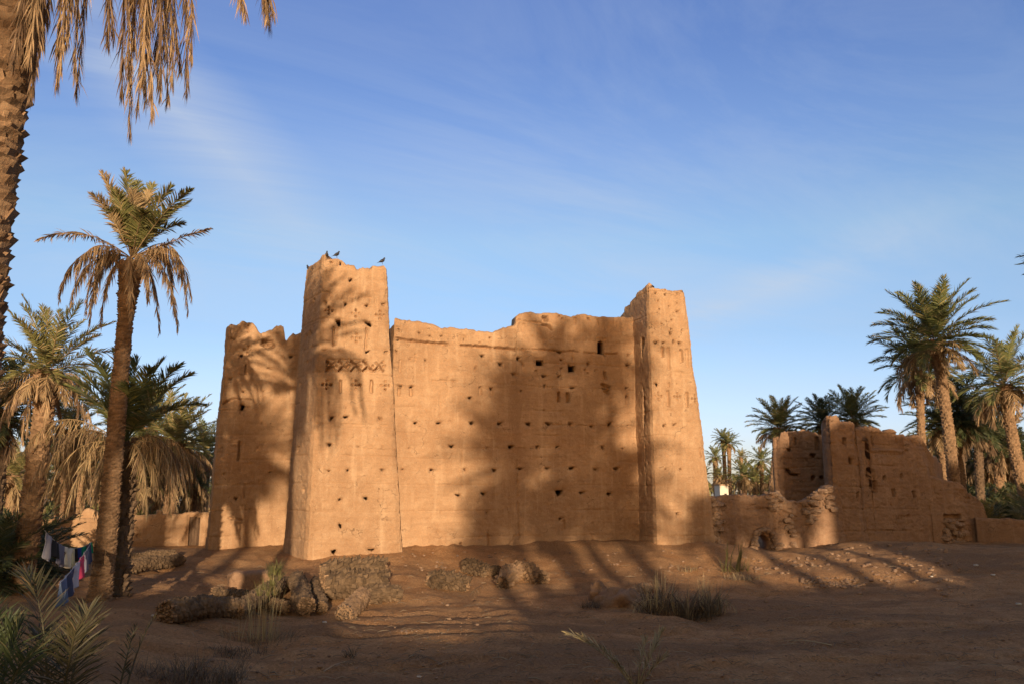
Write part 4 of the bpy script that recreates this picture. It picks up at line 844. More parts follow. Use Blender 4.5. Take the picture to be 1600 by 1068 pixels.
# young palm behind the slender one, dry fronds arching to the ground
B4 = gp(192, 19.2); T4 = at(196, 690, 19.2)
p4 = thing('date_palm', 'young palm behind the slender trunk, spreading green fronds over arching dry ones', 'palm tree', tuple(B4)); d4 = T4 - B4
trunk('trunk', [(0, 0, -.2), d4 * .5, d4], .24, .26, p4, M['bark_dark'], seed=12, step=.12, per=8, proud=.10, hgt=.17, wid=.85)
rng = random.Random(31); mb = MB(); mbg = MB(); c = d4.copy()
for (px_, py_, yo) in [(318, 632, .2), (300, 584, .0), (282, 570, -.3), (255, 562, .4), (215, 560, 0), (235, 575, -.8), (150, 560, .3), (118, 578, -.2), (105, 590, -.6), (135, 545, .5), (180, 548, -.5), (270, 640, 1.2), (160, 600, 1.3), (240, 600, 1.4), (130, 625, 1.), (95, 600, .8), (245, 655, -1.2), (200, 600, -1.2)]:
    e = at(px_, py_, 19.2 + yo) - B4; k = c * .5 + e * .5 + [0, 0, .55]; fr_to(mbg, c, e, k, rng, 80, .40, .034, .03, 0, mir=0)
for (px_, py_, kx, ky, yo) in [(45, 765, 95, 650, -.2), (60, 790, 110, 690, -.6), (85, 790, 120, 700, .3), (105, 800, 130, 700, -.9), (125, 805, 140, 700, -.3), (292, 785, 285, 690, .0), (275, 790, 265, 690, -.6), (250, 790, 245, 690, .4), (230, 800, 225, 700, -.9), (300, 740, 280, 680, .7), (70, 740, 110, 660, .7), (265, 800, 270, 705, .9), (150, 800, 150, 700, -1.), (40, 700, 90, 640, .4), (240, 770, 240, 690, -.4), (285, 770, 262, 672, -.2)]:
    e = at(px_, py_, 19.2 + yo) - B4; k = at(kx, ky, 19.2 + yo * .6) - B4 + [0, 0, .45]; fr_to(mb, c - [0, 0, .1], e, k, rng, 62, .36, .022, .62, 0 if rng.random() < .8 else 1, tw=rng.uniform(-.3, .3))
mbg.build('crown', [M['green'], M['olive']], p4); mb.build('dead_fronds', [M['dry'], M['dry_dark']], p4)

def P_(label, px, Y, cx, cy, r0, r1, crown, s, **k):
    return palm(label, gp(px, Y), at(cx, cy, Y), r0, r1, crown, s, **k)
# behind the garden wall on the left
bgL = 'palms behind the garden wall'
P_('palm by the photo edge, dark crown peeping past the closest trunk', -10, 24, 2, 640, .3, .24, 'dark', .75, rz=1, group=bgL, bk='bark_dark', dens=.6)
P_('small palm with dry skirt seen between stout and slender palms', 112, 30, 110, 672, .26, .22, 'olive', .55, rz=2, skirt='skirt2', ss=.75, group=bgL, dens=.6)
P_('thin short palm beside the slender trunk, lower left of its skirted neighbour', 128, 36, 130, 712, .2, .18, 'lush2', .6, rz=.4, group=bgL, dens=.5, skirt='skirt_far', ss=.7)
P_('bushy yellow-green palm with dry skirt nearest the kasbah corner', 268, 34, 272, 692, .26, .24, 'olive', .85, rz=1.4, skirt='skirt2', ss=1.0, group=bgL, dens=.6)
P_('tall green palm just behind the spreading young palm', 232, 40, 236, 668, .26, .22, 'lush', .9, rz=.9, skirt='skirt_far', ss=1.1, group=bgL, dens=.5)
P_('small green palm tucked against the kasbah wall edge', 318, 42, 320, 706, .22, .2, 'lush2', .7, rz=2.2, skirt='skirt_far', ss=.9, group=bgL, dens=.5)
P_('low palm with yellowish heart in the gap behind slender trunk', 205, 33, 205, 745, .24, .2, 'olive', .62, rz=2.8, skirt='skirt2', ss=.7, group=bgL, dens=.5)
P_('squat dark palm low between the slender palm and the gate', 248, 38, 248, 738, .24, .2, 'dark', .6, rz=.2, skirt='skirt_far', ss=.8, group=bgL, dens=.5)
P_('low ragged palm at the foot of the kasbah corner', 300, 36, 302, 752, .22, .2, 'lush', .5, rz=1.2, skirt='skirt_far', ss=.8, group=bgL, dens=.5)
P_('dim palm low at the left edge under the distant house', 18, 38, 20, 742, .24, .2, 'olive', .62, rz=1.9, skirt='skirt_far', ss=1., group=bgL, dens=.5)
P_('low palm between the curtain of dry fronds and the wall stub', 95, 44, 98, 738, .24, .2, 'lush', .7, rz=.7, skirt='skirt_far', ss=1, group=bgL, dens=.5)
P_('short palm half hidden by arching dry fronds', 160, 42, 160, 725, .24, .2, 'far', .75, rz=.1, skirt='skirt_far', ss=1, group=bgL, dens=.5)
P_('far small palm peeping over between the bushy pair', 292, 60, 292, 715, .24, .2, 'far2', .8, rz=.5, skirt='skirt_far', ss=1, group=bgL, dens=.4)
# the gap between kasbah and ruin
bgM = 'far palms in the gap between kasbah and ruined house'
P_('left one of the slim twin palms beside the kasbah tower', 1135, 105, 1130, 686, .27, .22, 'far', .66, rz=.3, group=bgM, dens=.4, skirt='skirt_far', ss=.45)
P_('right one of the slim twin palms beside the kasbah tower', 1140, 103, 1139, 693, .26, .22, 'far', .66, rz=1.3, group=bgM, dens=.4, skirt='skirt_far', ss=.4)
P_('dark little palm touching the kasbah tower edge', 1118, 100, 1117, 714, .26, .22, 'far', .6, rz=2.3, group=bgM, dens=.4)
P_('bushy low palm in the middle of the gap', 1163, 95, 1163, 742, .3, .25, 'far', .85, rz=.8, group=bgM, dens=.4, skirt='skirt_far', ss=1.1)
P_('tiny distant palm above the middle bushy palm', 1159, 150, 1158, 714, .3, .25, 'far2', .72, rz=.1, group=bgM, dens=.3)
P_('slim palm with green tuft left of the broad palm trunk', 1190, 95, 1190, 720, .26, .2, 'far', .72, rz=1.9, group=bgM, dens=.4)
P_('low dry palm at the foot of the slim tufted palm', 1180, 100, 1180, 752, .3, .25, 'far2', .7, rz=2.9, group=bgM, dens=.4, skirt='skirt_far', ss=1.2)
P_('short dim palm against the back corner of the ruin', 1207, 92, 1206, 745, .3, .25, 'far', .5, rz=1.1, group=bgM, dens=.4, skirt='skirt_far', ss=1.)
P_('low dry-skirted palm next to the white shed', 1128, 98, 1124, 742, .3, .25, 'far2', .5, rz=1.7, group=bgM, dens=.4, skirt='skirt_far', ss=1.)
# palms behind the ruin
bgR = 'palms rising behind the ruined house'
P_('broad dark palm over the left corner of the ruined house', 1199, 50, 1217, 668, .26, .22, 'lush', .78, rz=.5, group=bgR, dens=.5, skirt=None)
P_('palm half hidden behind the broken pillar, on its left', 1285, 52, 1286, 662, .28, .24, 'dark', .78, rz=1.5, group=bgR, dens=.5)
P_('bright green palm right of the broken pillar', 1336, 50, 1332, 655, .28, .24, 'lush', .80, rz=2.1, group=bgR, dens=.5, skirt='skirt_far', ss=.7)
# right-hand group
bgG = 'tall palms on the right'
R1 = gp(1492, 38); t1 = at(1461, 532, 38)
palm('tallest palm on the right, full green crown on a leaning scaly trunk', R1, t1, .26, .20, 'lush', 1.12, rz=.2, group=bgG, bend=.12, dens=.9, skirt='skirt', ss=.8, tilt=(0, -.05))
palm('thinner straight palm just left of the tallest palm', gp(1440, 43), at(1436, 578, 43), .21, .17, 'lush2', 1.05, rz=1.7, group=bgG, dens=.6, skirt='skirt', ss=.75)
palm('palm at the right edge, trunk wrapped in dry husks below its crown', gp(1612, 45), at(1570, 600, 45), .33, .25, 'lush2', 1.2, rz=2.6, group=bgG, dens=.8, skirt='skirt2', ss=.82, bend=-.2)
palm('dark full palm between the tallest palm and the husked one', gp(1500, 50), at(1497, 645, 50), .28, .26, 'dark', 1.1, rz=.7, group=bgG, dens=.5, bk='bark_dark')
palm('drooping dark palm with a yellow scar on its trunk', gp(1529, 54), at(1527, 668, 54), .26, .25, 'dark', .95, rz=1.2, group=bgG, dens=.6, bk='bark_dark')
palm('wide low palm with hanging fronds beside the husked trunk', gp(1560, 58), at(1558, 690, 58), .3, .28, 'dark', 1.0, rz=2., group=bgG, dens=.6, skirt='skirt_far', ss=1.2)
palm('pale-fronded palm leaning out left of the dark full palm', gp(1478, 50), at(1470, 668, 50), .26, .24, 'lush2', .95, rz=.1, group=bgG, dens=.5)
palm('low olive palm at the back under the right-hand crowns', gp(1545, 60), at(1545, 715, 60), .3, .26, 'olive', 1.1, rz=.9, group=bgG, dens=.4, skirt='skirt_far', ss=1.3)
palm('low green palm at the far back beyond the sloping wall', gp(1505, 62), at(1505, 722, 62), .3, .26, 'lush', 1.0, rz=2.9, group=bgG, dens=.4, skirt='skirt_far', ss=1.3)
palm('shaded palm closest to the right-hand wall top', gp(1590, 60), at(1588, 715, 60), .3, .26, 'dark', .9, rz=1.8, group=bgG, dens=.4, skirt='skirt_far', ss=1.3)
palm('back palm peeping between leaning trunk and ruin', gp(1466, 64), at(1466, 720, 64), .3, .26, 'far', 1.0, rz=1.0, group=bgG, dens=.4, skirt='skirt_far', ss=1.3)
palm('palm mostly outside the photo, frond tips entering at the right edge', gp(1735, 26), at(1735, 432, 26), .3, .25, 'dark', .98, rz=.9, group=bgG, dens=.6)

# ------------------------------------------------------------------ behind the viewpoint: palms, plus an added wall and house for the long shadows
def back(px, py, Yw, Yo):
    """spot at depth Yo from which the shadow falls on the photo's (px, py) at depth Yw"""
    p = at(px, py, Yw); return p + SUND * ((Yo - Yw) / SUND[1])
bgB = 'palms behind the viewpoint'
def shade_palm(px, py, Yw, Yo, crown, s, rz, skirt=None, ss=1., r=.24, label='date palm standing behind the viewpoint, out of the picture'):
    c = back(px, py, Yw, Yo); g = np.array([c[0] + .3, Yo, Gs(c[0], Yo) - .02])
    palm(label, g, c, r, r * .85, crown, s, rz=rz, skirt=skirt, ss=ss, group=bgB, dens=.4)
for a in [(868, 600, 29, -24, 'lush2', 1.05, .4, 'skirt', 1.1), (950, 560, 29.5, -30, 'lush2', .9, 1.3, None, 1), (800, 745, 28.6, -20, 'dark', 1.0, 1.1, 'skirt2', .9), (905, 735, 29.3, -19, 'dark', 1.15, 2.1, 'skirt', .9), (965, 790, 29.5, -21, 'lush', .85, 2.7, 'skirt2', .9), (855, 820, 29, -17, 'dark', .6, .2, None, 1),
          (395, 720, 29.5, -14, 'dark', .85, .4, 'skirt', 1.0), (345, 640, 29.5, -18, 'lush2', .65, 1.4, None, 1), (1100, 835, 29, -18, 'lush', .6, 1.9, None, 1), (760, 850, 28, -18, 'lush', .55, 2.4, None, 1),
          (1150, 800, 30, -13, 'dark', .6, 2.2, 'skirt', .6), (1205, 812, 30.5, -15, 'dark', .5, 1.2, 'skirt', .5), (1262, 800, 31, -13.5, 'dark', .5, .9, None, 1), (800, 640, 28.8, -26, 'dark', .8, .3, 'skirt', .8), (120, 700, 30, -16, 'lush', .8, .7, 'skirt', .8), (230, 850, 30, -18, 'lush2', .7, 1.1, None, 1)]:
    shade_palm(*a)
def low_wall(name, label, x0, x1, Y, hf, thick=.5, cat='wall'):
    s = [Seg((x1, Y), (x0, Y), (x1, Y), (x0, Y), 3.)]
    t_ = thing(name, label, cat, group=None)
    fx = np.linspace(0, 1, 60); adobe_wall('wall_body', s, [[(f, hf(x1 + (x0 - x1) * f)) for f in fx]], {}, thick, (.25,), .25, M['adobe'], t_, closed=False, seed=71, jag=.12)
DK = (15 + 0.0)
def hgt(x):     # top of the added wall behind the camera, shaped to shade the yard
    xs = x - .122 * 40          # where its shadow lands
    return float(np.interp(xs, [-30, -14, -10, -6.5, -5.2, -3, -1, .5, 2, 8, 12, 40], [3.3, 3.3, 3.05, 2.9, 2.6, 2.2, 2.25, 2.9, 3.2, 3.3, 3.3, 3.5])) + .10 * math.sin(xs * 2.1) + .06 * math.sin(xs * 5.3) + Gs(x, -15) + .45
low_wall('shade_wall', 'long mud wall added behind the viewpoint to shade the yard, out of the picture', -30, 40, -15, hgt)
xb = back(1312, 700, 32.6, -17)[0]
hseg = [Seg((44, -17), (xb, -17), (44, -17), (xb + .1, -17), 9.), Seg((xb, -17), (xb, -24), (xb + .1, -17), (xb, -24), 9.), Seg((xb, -24), (44, -24), (xb, -24), (44, -24), 9.), Seg((44, -24), (44, -17), (44, -24), (44, -17), 9.)]
th_ = thing('shade_house', 'tall mud house added behind the viewpoint to shade the ruin, out of the picture', 'house')  # unseen mass added as a sun blocker, its skyline stepped to shade the ruin
adobe_wall('wall_body', hseg, [[(0, 8.1), (.70, 8.2), (.72, 9.9), (1, 10.7)], [(0, 10.7), (1, 10.7)], [(0, 10.7), (1, 10.)], [(0, 10), (1, 9)]], {}, .5, (.3, .3, .3, .3), .3, M['adobe'], th_, seed=73, jag=.1)

# ------------------------------------------------------------------ far house, shed
def box(mb, c, s, rz=0):
    c = np.array(c, float); v = []
    for z in (0, 1):
        for x, y in ((-.5, -.5), (.5, -.5), (.5, .5), (-.5, .5)):
            X, Y = x * s[0], y * s[1]; v.append([c[0] + X * math.cos(rz) - Y * math.sin(rz), c[1] + X * math.sin(rz) + Y * math.cos(rz), c[2] + z * s[2]])
    mb.add(v, np.array([[3, 2, 1, 0], [4, 5, 6, 7], [0, 1, 5, 4], [1, 2, 6, 5], [2, 3, 7, 6], [3, 0, 4, 7]]))
hx = at(8, 740, 70)
t = thing('distant_house', 'pale flat-roofed house far off at the left edge between palm trunks', 'house', (hx[0], 70, Gs(hx[0], 70)))
mb = MB(); box(mb, (0, 0, -.3), (4.6, 5, 5.3)); mb.build('wall', M['adobe_pale'], t)
mb = MB(); box(mb, (0, 0, 5.0), (4.9, 5.3, .22)); box(mb, (0, 0, 5.22), (4.5, 4.9, .5)); mb.build('roof', M['adobe'], t)
dkm = plain('dark_shutter', (.05, .035, .028)); mb = MB()
mb = MB(); box(mb, (-.9, -2.5, 2.9), (.7, .12, .9)); mb.build('window', dkm, t)
mb = MB(); box(mb, (1.1, -2.5, 2.9), (.7, .12, .9)); mb.build('window', dkm, t)
hx = at(1127, 763, 75)
t = thing('shed', 'small whitewashed shed glimpsed far off beside the kasbah tower', 'shed', (hx[0], 75, Gs(hx[0], 75)))
mb = MB(); box(mb, (0, 0, -.2), (.75, 2, 3.3)); mb.build('wall', M['plaster'], t)
mb = MB(); box(mb, (0, 0, 3.1), (.85, 2.1, .12)); mb.build('roof', M['adobe_pale'], t)
mb = MB(); box(mb, (.1, -1.0, 1.9), (.2, .1, .5)); mb.build('window', dkm, t)

# ------------------------------------------------------------------ birds on the kasbah
def tube(mb, P, R, nc=10, cap=True, sq=(1, 1)):
    P = np.array(P, float); R = np.array(R, float); n = len(P); T = nrmz(np.gradient(P, axis=0))
    ref = np.array([0, 0, 1.]) if abs(T[:, 2]).mean() < .8 else np.array([1., 0, 0])
    S = nrmz(np.cross(T, ref)); U = np.cross(S, T); th = np.linspace(0, 2 * math.pi, nc, endpoint=False)
    v = P[:, None] + (S[:, None] * np.cos(th)[None, :, None] * sq[0] + U[:, None] * np.sin(th)[None, :, None] * sq[1]) * R[:, None, None]
    i = np.arange(n - 1)[:, None] * nc; k = np.arange(nc)[None]; k2 = (k + 1) % nc
    f = [np.stack([i + k, i + k2, i + nc + k2, i + nc + k], -1).reshape(-1, 4)]; v = v.reshape(-1, 3)
    if cap:
        v = np.concatenate([v, P[:1], P[-1:]]); kk = np.arange(nc)
        f += [np.stack([(kk + 1) % nc, kk, np.full(nc, n * nc)], -1), np.stack([(n - 1) * nc + kk, (n - 1) * nc + (kk + 1) % nc, np.full(nc, n * nc + 1)], -1)]
    mb.add(v, f)
M['feather'] = plain('dark_feathers', (.035, .035, .045), .6, .3); M['beak'] = plain('beak', (.10, .08, .07), .5)
mb = MB(); tube(mb, [(-.17, 0, .075), (-.12, 0, .10), (-.07, 0, .13), (0, 0, .165), (.05, 0, .205), (.078, 0, .25), (.085, 0, .285), (.10, 0, .305), (.125, 0, .305), (.14, 0, .30)], [.012, .028, .058, .078, .072, .046, .036, .037, .026, .006], 12, sq=(.9, 1))
tube(mb, [(-.24, 0, .04), (-.16, 0, .08), (-.08, 0, .115)], [.022, .03, .03], 8, sq=(1.2, .25))
for s in (-1, 1): tube(mb, [(-.17, .03 * s, .085), (-.08, .065 * s, .135), (.02, .07 * s, .18), (.05, .05 * s, .20)], [.006, .03, .045, .02], 8, sq=(.35, 1))
bird_me = mb.mesh('pigeon_body', M['feather'], True)
mb = MB(); tube(mb, [(.14, 0, .30), (.168, 0, .292)], [.008, .002], 6); beak_me = mb.mesh('pigeon_beak', M['beak'], True)
mb = MB()
for s in (-1, 1): tube(mb, [(.0, .025 * s, .12), (.01, .028 * s, .06), (.015, .03 * s, .002)], [.012, .006, .005], 6); tube(mb, [(.0, .03 * s, .004), (.04, .03 * s, .004)], [.004, .003], 5)
leg_me = mb.mesh('pigeon_legs', M['beak'], True)
for i, (px_, py_, v_, rz, lb) in enumerate([(510, 404, -1.0, -1.2, 'dark pigeon on the highest point of the left tower, leftmost of the top pair'), (526, 403, -1.0, .5, 'dark pigeon on the left tower top, right of its close neighbour'), (597, 413, -1.0, .3, 'dark pigeon alone on the right corner of the left tower'), (482, 424, .6, 2.6, 'dark pigeon low on the left rim of the left tower')]):
    P = on_plane(px_, py_, np.array([*K(0, v_), 0]), np.array([UU[1], -UU[0], 0]))
    b = thing('pigeon', lb, 'bird', tuple(P), 'pigeons on the kasbah', rz)
    b.scale = (.7, .7, .7)
    own(bird_me, 'body', b); own(beak_me, 'beak', b); own(leg_me, 'leg', b)

# ------------------------------------------------------------------ fallen palm logs
def log(label, a, b, r, group='cut palm logs in the yard', bk='bark_log', taper=.85, bow=.06, proud=.05, step=.09, hg=.11, seed=1, sunk=.35, dz=0):
    sunk += .12; r *= .92
    """a, b: ground points of both ends"""
    a, b = np.array(a, float), np.array(b, float); o = (a + b) / 2
    a = a - o + [0, 0, r * (1 - sunk) + dz]; b = b - o + [0, 0, r * (1 - sunk) + dz]
    t_ = thing('palm_log', label, 'log', tuple(o), group)
    pts = [a + (b - a) * k / 6 + np.array([0, 0, 1]) * bow * math.sin(math.pi * k / 6) for k in range(7)]
    rr_ = random.Random(seed); pts = [p + np.array([rr_.uniform(-.05, .05), rr_.uniform(-.05, .05), rr_.uniform(-.03, .03)]) for p in pts]
    trunk('bark', pts, r * .84, r * taper * .88, t_, M[bk], seed=seed, step=step, per=8, proud=proud * .75, hgt=hg * .8, wid=.8, base=False, dens=1.7)
    d = nrmz(b - a)                 # sawn ends with ragged fibre
    for e, s, rr in ((pts[0], -1, r), (pts[-1], 1, r * taper)):
        mb = MB(); ax = nrmz(np.cross(d, [0.1, 0, 1.])); ay = np.cross(d, ax); nf = int(90 * rr / .25); V = []
        for q in range(nf):      # frayed fibre ends
            a_ = rr_.uniform(0, 6.28); q_ = math.sqrt(rr_.random()) * rr * .84; o_ = ax * math.cos(a_) * q_ + ay * math.sin(a_) * q_; w_ = rr * rr_.uniform(.10, .2); l_ = rr_.uniform(.01, .09) - q_ * .08
            for (sx, sy) in ((-1, -1), (1, -1), (1, 1), (-1, 1)): V.append(e + o_ + (ax * sx + ay * sy) * w_ * .5 - d * s * .06)
            for (sx, sy) in ((-1, -1), (1, -1), (1, 1), (-1, 1)): V.append(e + o_ + (ax * sx + ay * sy) * w_ * .4 + d * s * l_ + ax * rr_.uniform(-.02, .02))
        i_ = np.arange(nf)[:, None] * 8; fq = np.array([[0, 1, 5, 4], [1, 2, 6, 5], [2, 3, 7, 6], [3, 0, 4, 7], [4, 5, 6, 7]])
        mb.add(V, np.concatenate([i_ + f_ for f_ in fq]))
        mb.build('cut_end', M['bark_dark'] if bk != 'bark_log' else M['bark'], t_)
    return t_
def gh(px, py): return ground_hit(px, py)
def lift(p, z): return np.array([p[0], p[1], p[2] + z])
log('long log lying leftmost in the heap before the left tower, dark broken end', gh(258, 972), gh(372, 962), .27, seed=101, sunk=.2)
log('pale log running back from the reeds in the heap', gh(372, 968), gh(448, 922), .22, seed=102, bow=.1, dz=.05, sunk=.2)
log('weathered log crossing behind the reeds', gh(330, 935), gh(452, 955), .2, seed=103)
log('log in the heap pointing straight at the viewer, round sawn end', gh(474, 962), gh(462, 915), .27, seed=104, sunk=.1)
log('short log leaning beside the round-ended one', gh(500, 958), gh(492, 918), .17, seed=105, sunk=.0)
log('dark log on the right side of the heap, end facing the yard', gh(536, 968), gh(575, 936), .26, seed=106, bk='bark', sunk=.3)
log('thick shaggy log lying across the back of the heap', gh(508, 936), gh(600, 930), .36, seed=107, proud=.14, hg=.2, sunk=.05)
log('shaggy log stacked on the back of the heap', gh(505, 928), gh(598, 920), .30, seed=108, proud=.16, hg=.2, sunk=-.9)
log('pale log end sticking out at the far right of the heap', gh(572, 942), gh(622, 935), .25, seed=109, proud=.09, hg=.18)
log('short scaly log lit by the sun, left of the pair near the wall', gh(668, 912), gh(728, 922), .24, seed=110, proud=.15, hg=.2)
log('small scaly log lying nearest the curtain wall', gh(724, 888), gh(762, 900), .2, seed=111, proud=.13, hg=.18)
log('dark scaly log, lower of the pair right of the sunlit ones', gh(786, 918), gh(808, 900), .25, seed=112, proud=.15, hg=.2, bk='bark')
log('dark scaly log, upper of the pair right of the sunlit ones', gh(806, 896), gh(846, 912), .25, seed=113, proud=.15, hg=.2, bk='bark')
log('thin old log half buried behind the dark scaly pair', gh(768, 893), gh(790, 905), .13, seed=114, proud=.08)
log('long log at the foot of the garden wall behind the slender palm', gh(176, 884), gh(272, 872), .2, group='logs by the garden wall', seed=115)
log('longer dusty log in front of the one at the garden wall', gh(172, 899), gh(280, 881), .24, group='logs by the garden wall', seed=116)
log('reddish stump end poking out left of the big grey tussock', gh(984, 935), gh(1015, 925), .17, seed=117, bk='bark', sunk=.2)

# squared mud block and eroded earth lump
def lump(name, label, cat, c, s, mt, seed, sharp=.5, rz=0):
    n = 22; th = np.linspace(0, 2 * math.pi, n * 2, endpoint=False); ph = np.linspace(-math.pi / 2, math.pi / 2, n); T, Q = np.meshgrid(th, ph)
    x, y, z = np.cos(T) * np.cos(Q), np.sin(T) * np.cos(Q), np.sin(Q)
    f = lambda q: np.sign(q) * np.abs(q) ** sharp
    x, y, z = f(x) * s[0], f(y) * s[1], f(z) * s[2]
    d = 1 + (.22 if sharp < .5 else .55) * fbm(x * 3 / max(s) + seed, y * 3 / max(s), z * 3 / max(s), 4, seed); X, Y = x * d, y * d
    v = np.stack([X * math.cos(rz) - Y * math.sin(rz), X * math.sin(rz) + Y * math.cos(rz), z * d], -1).reshape(-1, 3); m = n * 2
    i = np.arange(n - 1)[:, None] * m; k = np.arange(m)[None]; k2 = (k + 1) % m
    mb = MB(); mb.add(v, np.stack([i + k, i + k2, i + m + k2, i + m + k], -1).reshape(-1, 4))
    o = mb.build(name, mt, smooth=True, loc=tuple(c)); return tag(o, label, cat)
lump('mud_block', 'squared block of fallen mud brick behind the reeds', 'block', gh(392, 925) + [0, 0, .22], (.55, .3, .3), M['adobe_red'], 3, .35, .3)
lump('earth_clod', 'knob of eroded earth standing alone left of the big grey tussock', 'clod', gh(934, 938) + [0, 0, .1], (.22, .24, .36), M['adobe_red'], 5, .8)
lump('earth_clod', 'low rounded earth hump between the knob and the big grey tussock', 'clod', gh(972, 944) + [0, 0, .0], (.62, .5, .34), M['adobe_red'], 8, .9)

# ------------------------------------------------------------------ grasses and scrub
def blades(mb, n, rng, c=(0, 0, 0), rad=.3, hgt=(.4, .8), spread=.6, w=.008, bend=.6, mi=0, seg=5):
    rs = np.random.RandomState(rng.randrange(1 << 30)); az = rs.uniform(0, 2 * math.pi, n); q = np.sqrt(rs.rand(n)) * rad
    b = np.array(c) + np.stack([np.cos(az) * q, np.sin(az) * q, np.zeros(n)], -1); H_ = rs.uniform(*hgt, n)
    a2 = az + rs.normal(0, .7, n); el0 = math.pi / 2 - np.abs(rs.normal(0, spread, n)) * (.4 + .6 * q / rad); bn = bend * rs.uniform(.2, 1.6, n)
    wv = np.stack([-np.sin(a2 + rs.normal(0, .8, n)), np.cos(a2), np.zeros(n)], -1) * (w * rs.uniform(.6, 1.3, n))[:, None] / 2
    p = b.copy(); V = []
    for s in range(seg + 1):
        k = 1 - (s / seg) ** 1.5 * .92; V.append(p - wv * k); V.append(p + wv * k)
        el = el0 - bn * (s / seg) ** 1.3; p = p + np.stack([np.cos(a2) * np.cos(el), np.sin(a2) * np.cos(el), np.sin(el)], -1) * (H_ / seg)[:, None]
    V = np.stack(V, 1).reshape(-1, 3); B = np.arange(n)[:, None, None] * (2 * seg + 2); s = np.arange(seg)[None, :, None] * 2
    mb.add(V, (B + s + np.array([0, 1, 3, 2])[None, None]).reshape(-1, 4), mi)
rng = random.Random(77)
# big grey tussock
c = gh(1065, 962); t = thing('grass_tussock', 'big grey spiky dry tussock in the shaded yard right of centre', 'grass tuft', tuple(c))
mb = MB()
for k in range(16): blades(mb, 44, rng, (rng.uniform(-.8, .85), rng.uniform(-.3, .4), 0), .16, (.4, rng.uniform(.7, 1.15)), rng.uniform(.4, .8), .022, 1.6)
mb.build('blades', M['grey_grass'], t)
mb = MB()
for k, (x, h) in enumerate([(-.55, 1.1), (-.35, 1.05), (-.1, .7), (.45, 1.0), (.55, .9), (-.7, .8), (.75, .8)]): blades(mb, 14, rng, (x, 0, 0), .08, (h * .7, h), .28, .022, .35)
for k in range(5): frond(mb, arc((rng.uniform(-.6, .5), 0, .1), rng.uniform(2.4, 3.9) if k < 3 else rng.uniform(-.8, .6), 1.0, 1.0, 2.4), rng, 16, .16, .012, .5, .012)
mb.build('tall_stalks', M['straw'], t)
mb = MB(); blades(mb, 420, rng, (.15, 0, 0), .85, (.12, .42), 1.1, .016, 1.8); mb.build('dark_base', M['twig'], t)
# reeds
c = gh(402, 1000); t = thing('reed_clump', 'clump of tall pale reeds in front of the log heap', 'reeds', tuple(c)); mb = MB()
blades(mb, 60, rng, (.1, 0, 0), .28, (.5, 1.05), .10, .010, .15); blades(mb, 34, rng, (-.35, .1, 0), .35, (.4, .8), .12, .008, .2); blades(mb, 10, rng, (.15, .1, 0), .12, (1.0, 1.3), .08, .010, .1)
mb.build('stems', M['straw'], t)
mb = MB()
for k in range(16):
    p = np.array([rng.uniform(0, .3), rng.uniform(-.1, .2), rng.uniform(.75, 1.2)]); blades(mb, 26, rng, p, .03, (.12, .34), .75, .009, .7)
mb.build('leaves', M['olive'], t)
mb = MB(); blades(mb, 500, rng, (0, 0, 0), .75, (.08, .3), .9, .008, 1.1); mb.build('dry_base', M['grey_grass'], t)
# the dark scrub bottom left
def scrub(name, label, cat, px, py, rx, ry, h, n, m1, m2=None, seed=0, w=.006):
    c = gh(px, py); t = thing(name, label, cat, tuple(c)); rr = random.Random(seed); mb = MB()
    for k in range(n): 
        a = rr.uniform(0, 6.28); q = math.sqrt(rr.random()); blades(mb, 16, rr, (math.cos(a) * q * rx, math.sin(a) * q * ry, 0), .10, (h * .4, h * rr.uniform(.6, 1.35)), 1.0, w * 1.8, 1.6)
    mb.build('twigs', M[m1], t)
    if m2: mb = MB(); blades(mb, n * 5, rr, (0, 0, 0), rx, (h * .5, h * 1.1), .8, w * 1.6, .9); mb.build('dry_stalks', M[m2], t)
scrub('dry_bush', 'dark brushy dry bush low at the bottom of the photo beside green fronds', 'bush', 290, 1066, .75, .5, .42, 60, 'twig', 'grey_grass', 3)
scrub('dry_bush', 'thin dark scrub behind the reeds', 'bush', 350, 1022, .8, .4, .22, 26, 'twig', None, 4)
scrub('dry_bush', 'small withered shrub before the lone earth knob', 'bush', 925, 948, .35, .25, .28, 14, 'twig', 'grey_grass', 5)
scrub('dry_bush', 'tiny twiggy sprig on bare ground below the log heap', 'bush', 546, 1025, .08, .08, .28, 3, 'twig', None, 6)
scrub('grass_tussock', 'low dry tussock at the foot of the wide grey one, on its right', 'grass tuft', 1160, 905, .55, .3, .3, 16, 'grey_grass', 'straw', 7)
scrub('grass_tussock', 'faint dry tuft midway between grey tussock and right tower', 'grass tuft', 1075, 892, .3, .2, .25, 8, 'grey_grass', 'straw', 17)
# upright green-grey stalks by the courtyard wall
for (px_, py_, tx, ty, lb) in [(1136, 892, 1143, 842, 'upright leaf stalk nearest the rubble pillar'), (1152, 892, 1160, 838, 'tallest leaf stalk before the courtyard wall')]:
    c = gh(px_, py_); t = thing('leaf_stalk', lb, 'plant', tuple(c), 'stalks by the courtyard wall'); mb = MB(); e = at(tx, ty, c[1]) - c
    rr = random.Random(px_)
    for k in range(5):
        o = np.array([rr.uniform(-.1, .1), rr.uniform(-.1, .1), 0]); tube(mb, [o, o + e * .5 + [rr.uniform(-.05, .05), 0, 0], o * 2 + e * rr.uniform(.6, 1)], [.03, .028, .006], 6, sq=(1, .4))
    blades(mb, 40, rr, (0.1, 0, 0), .3, (.2, .6), .9, .02, 1.2)
    mb.build('leaves', M['olive'], t)
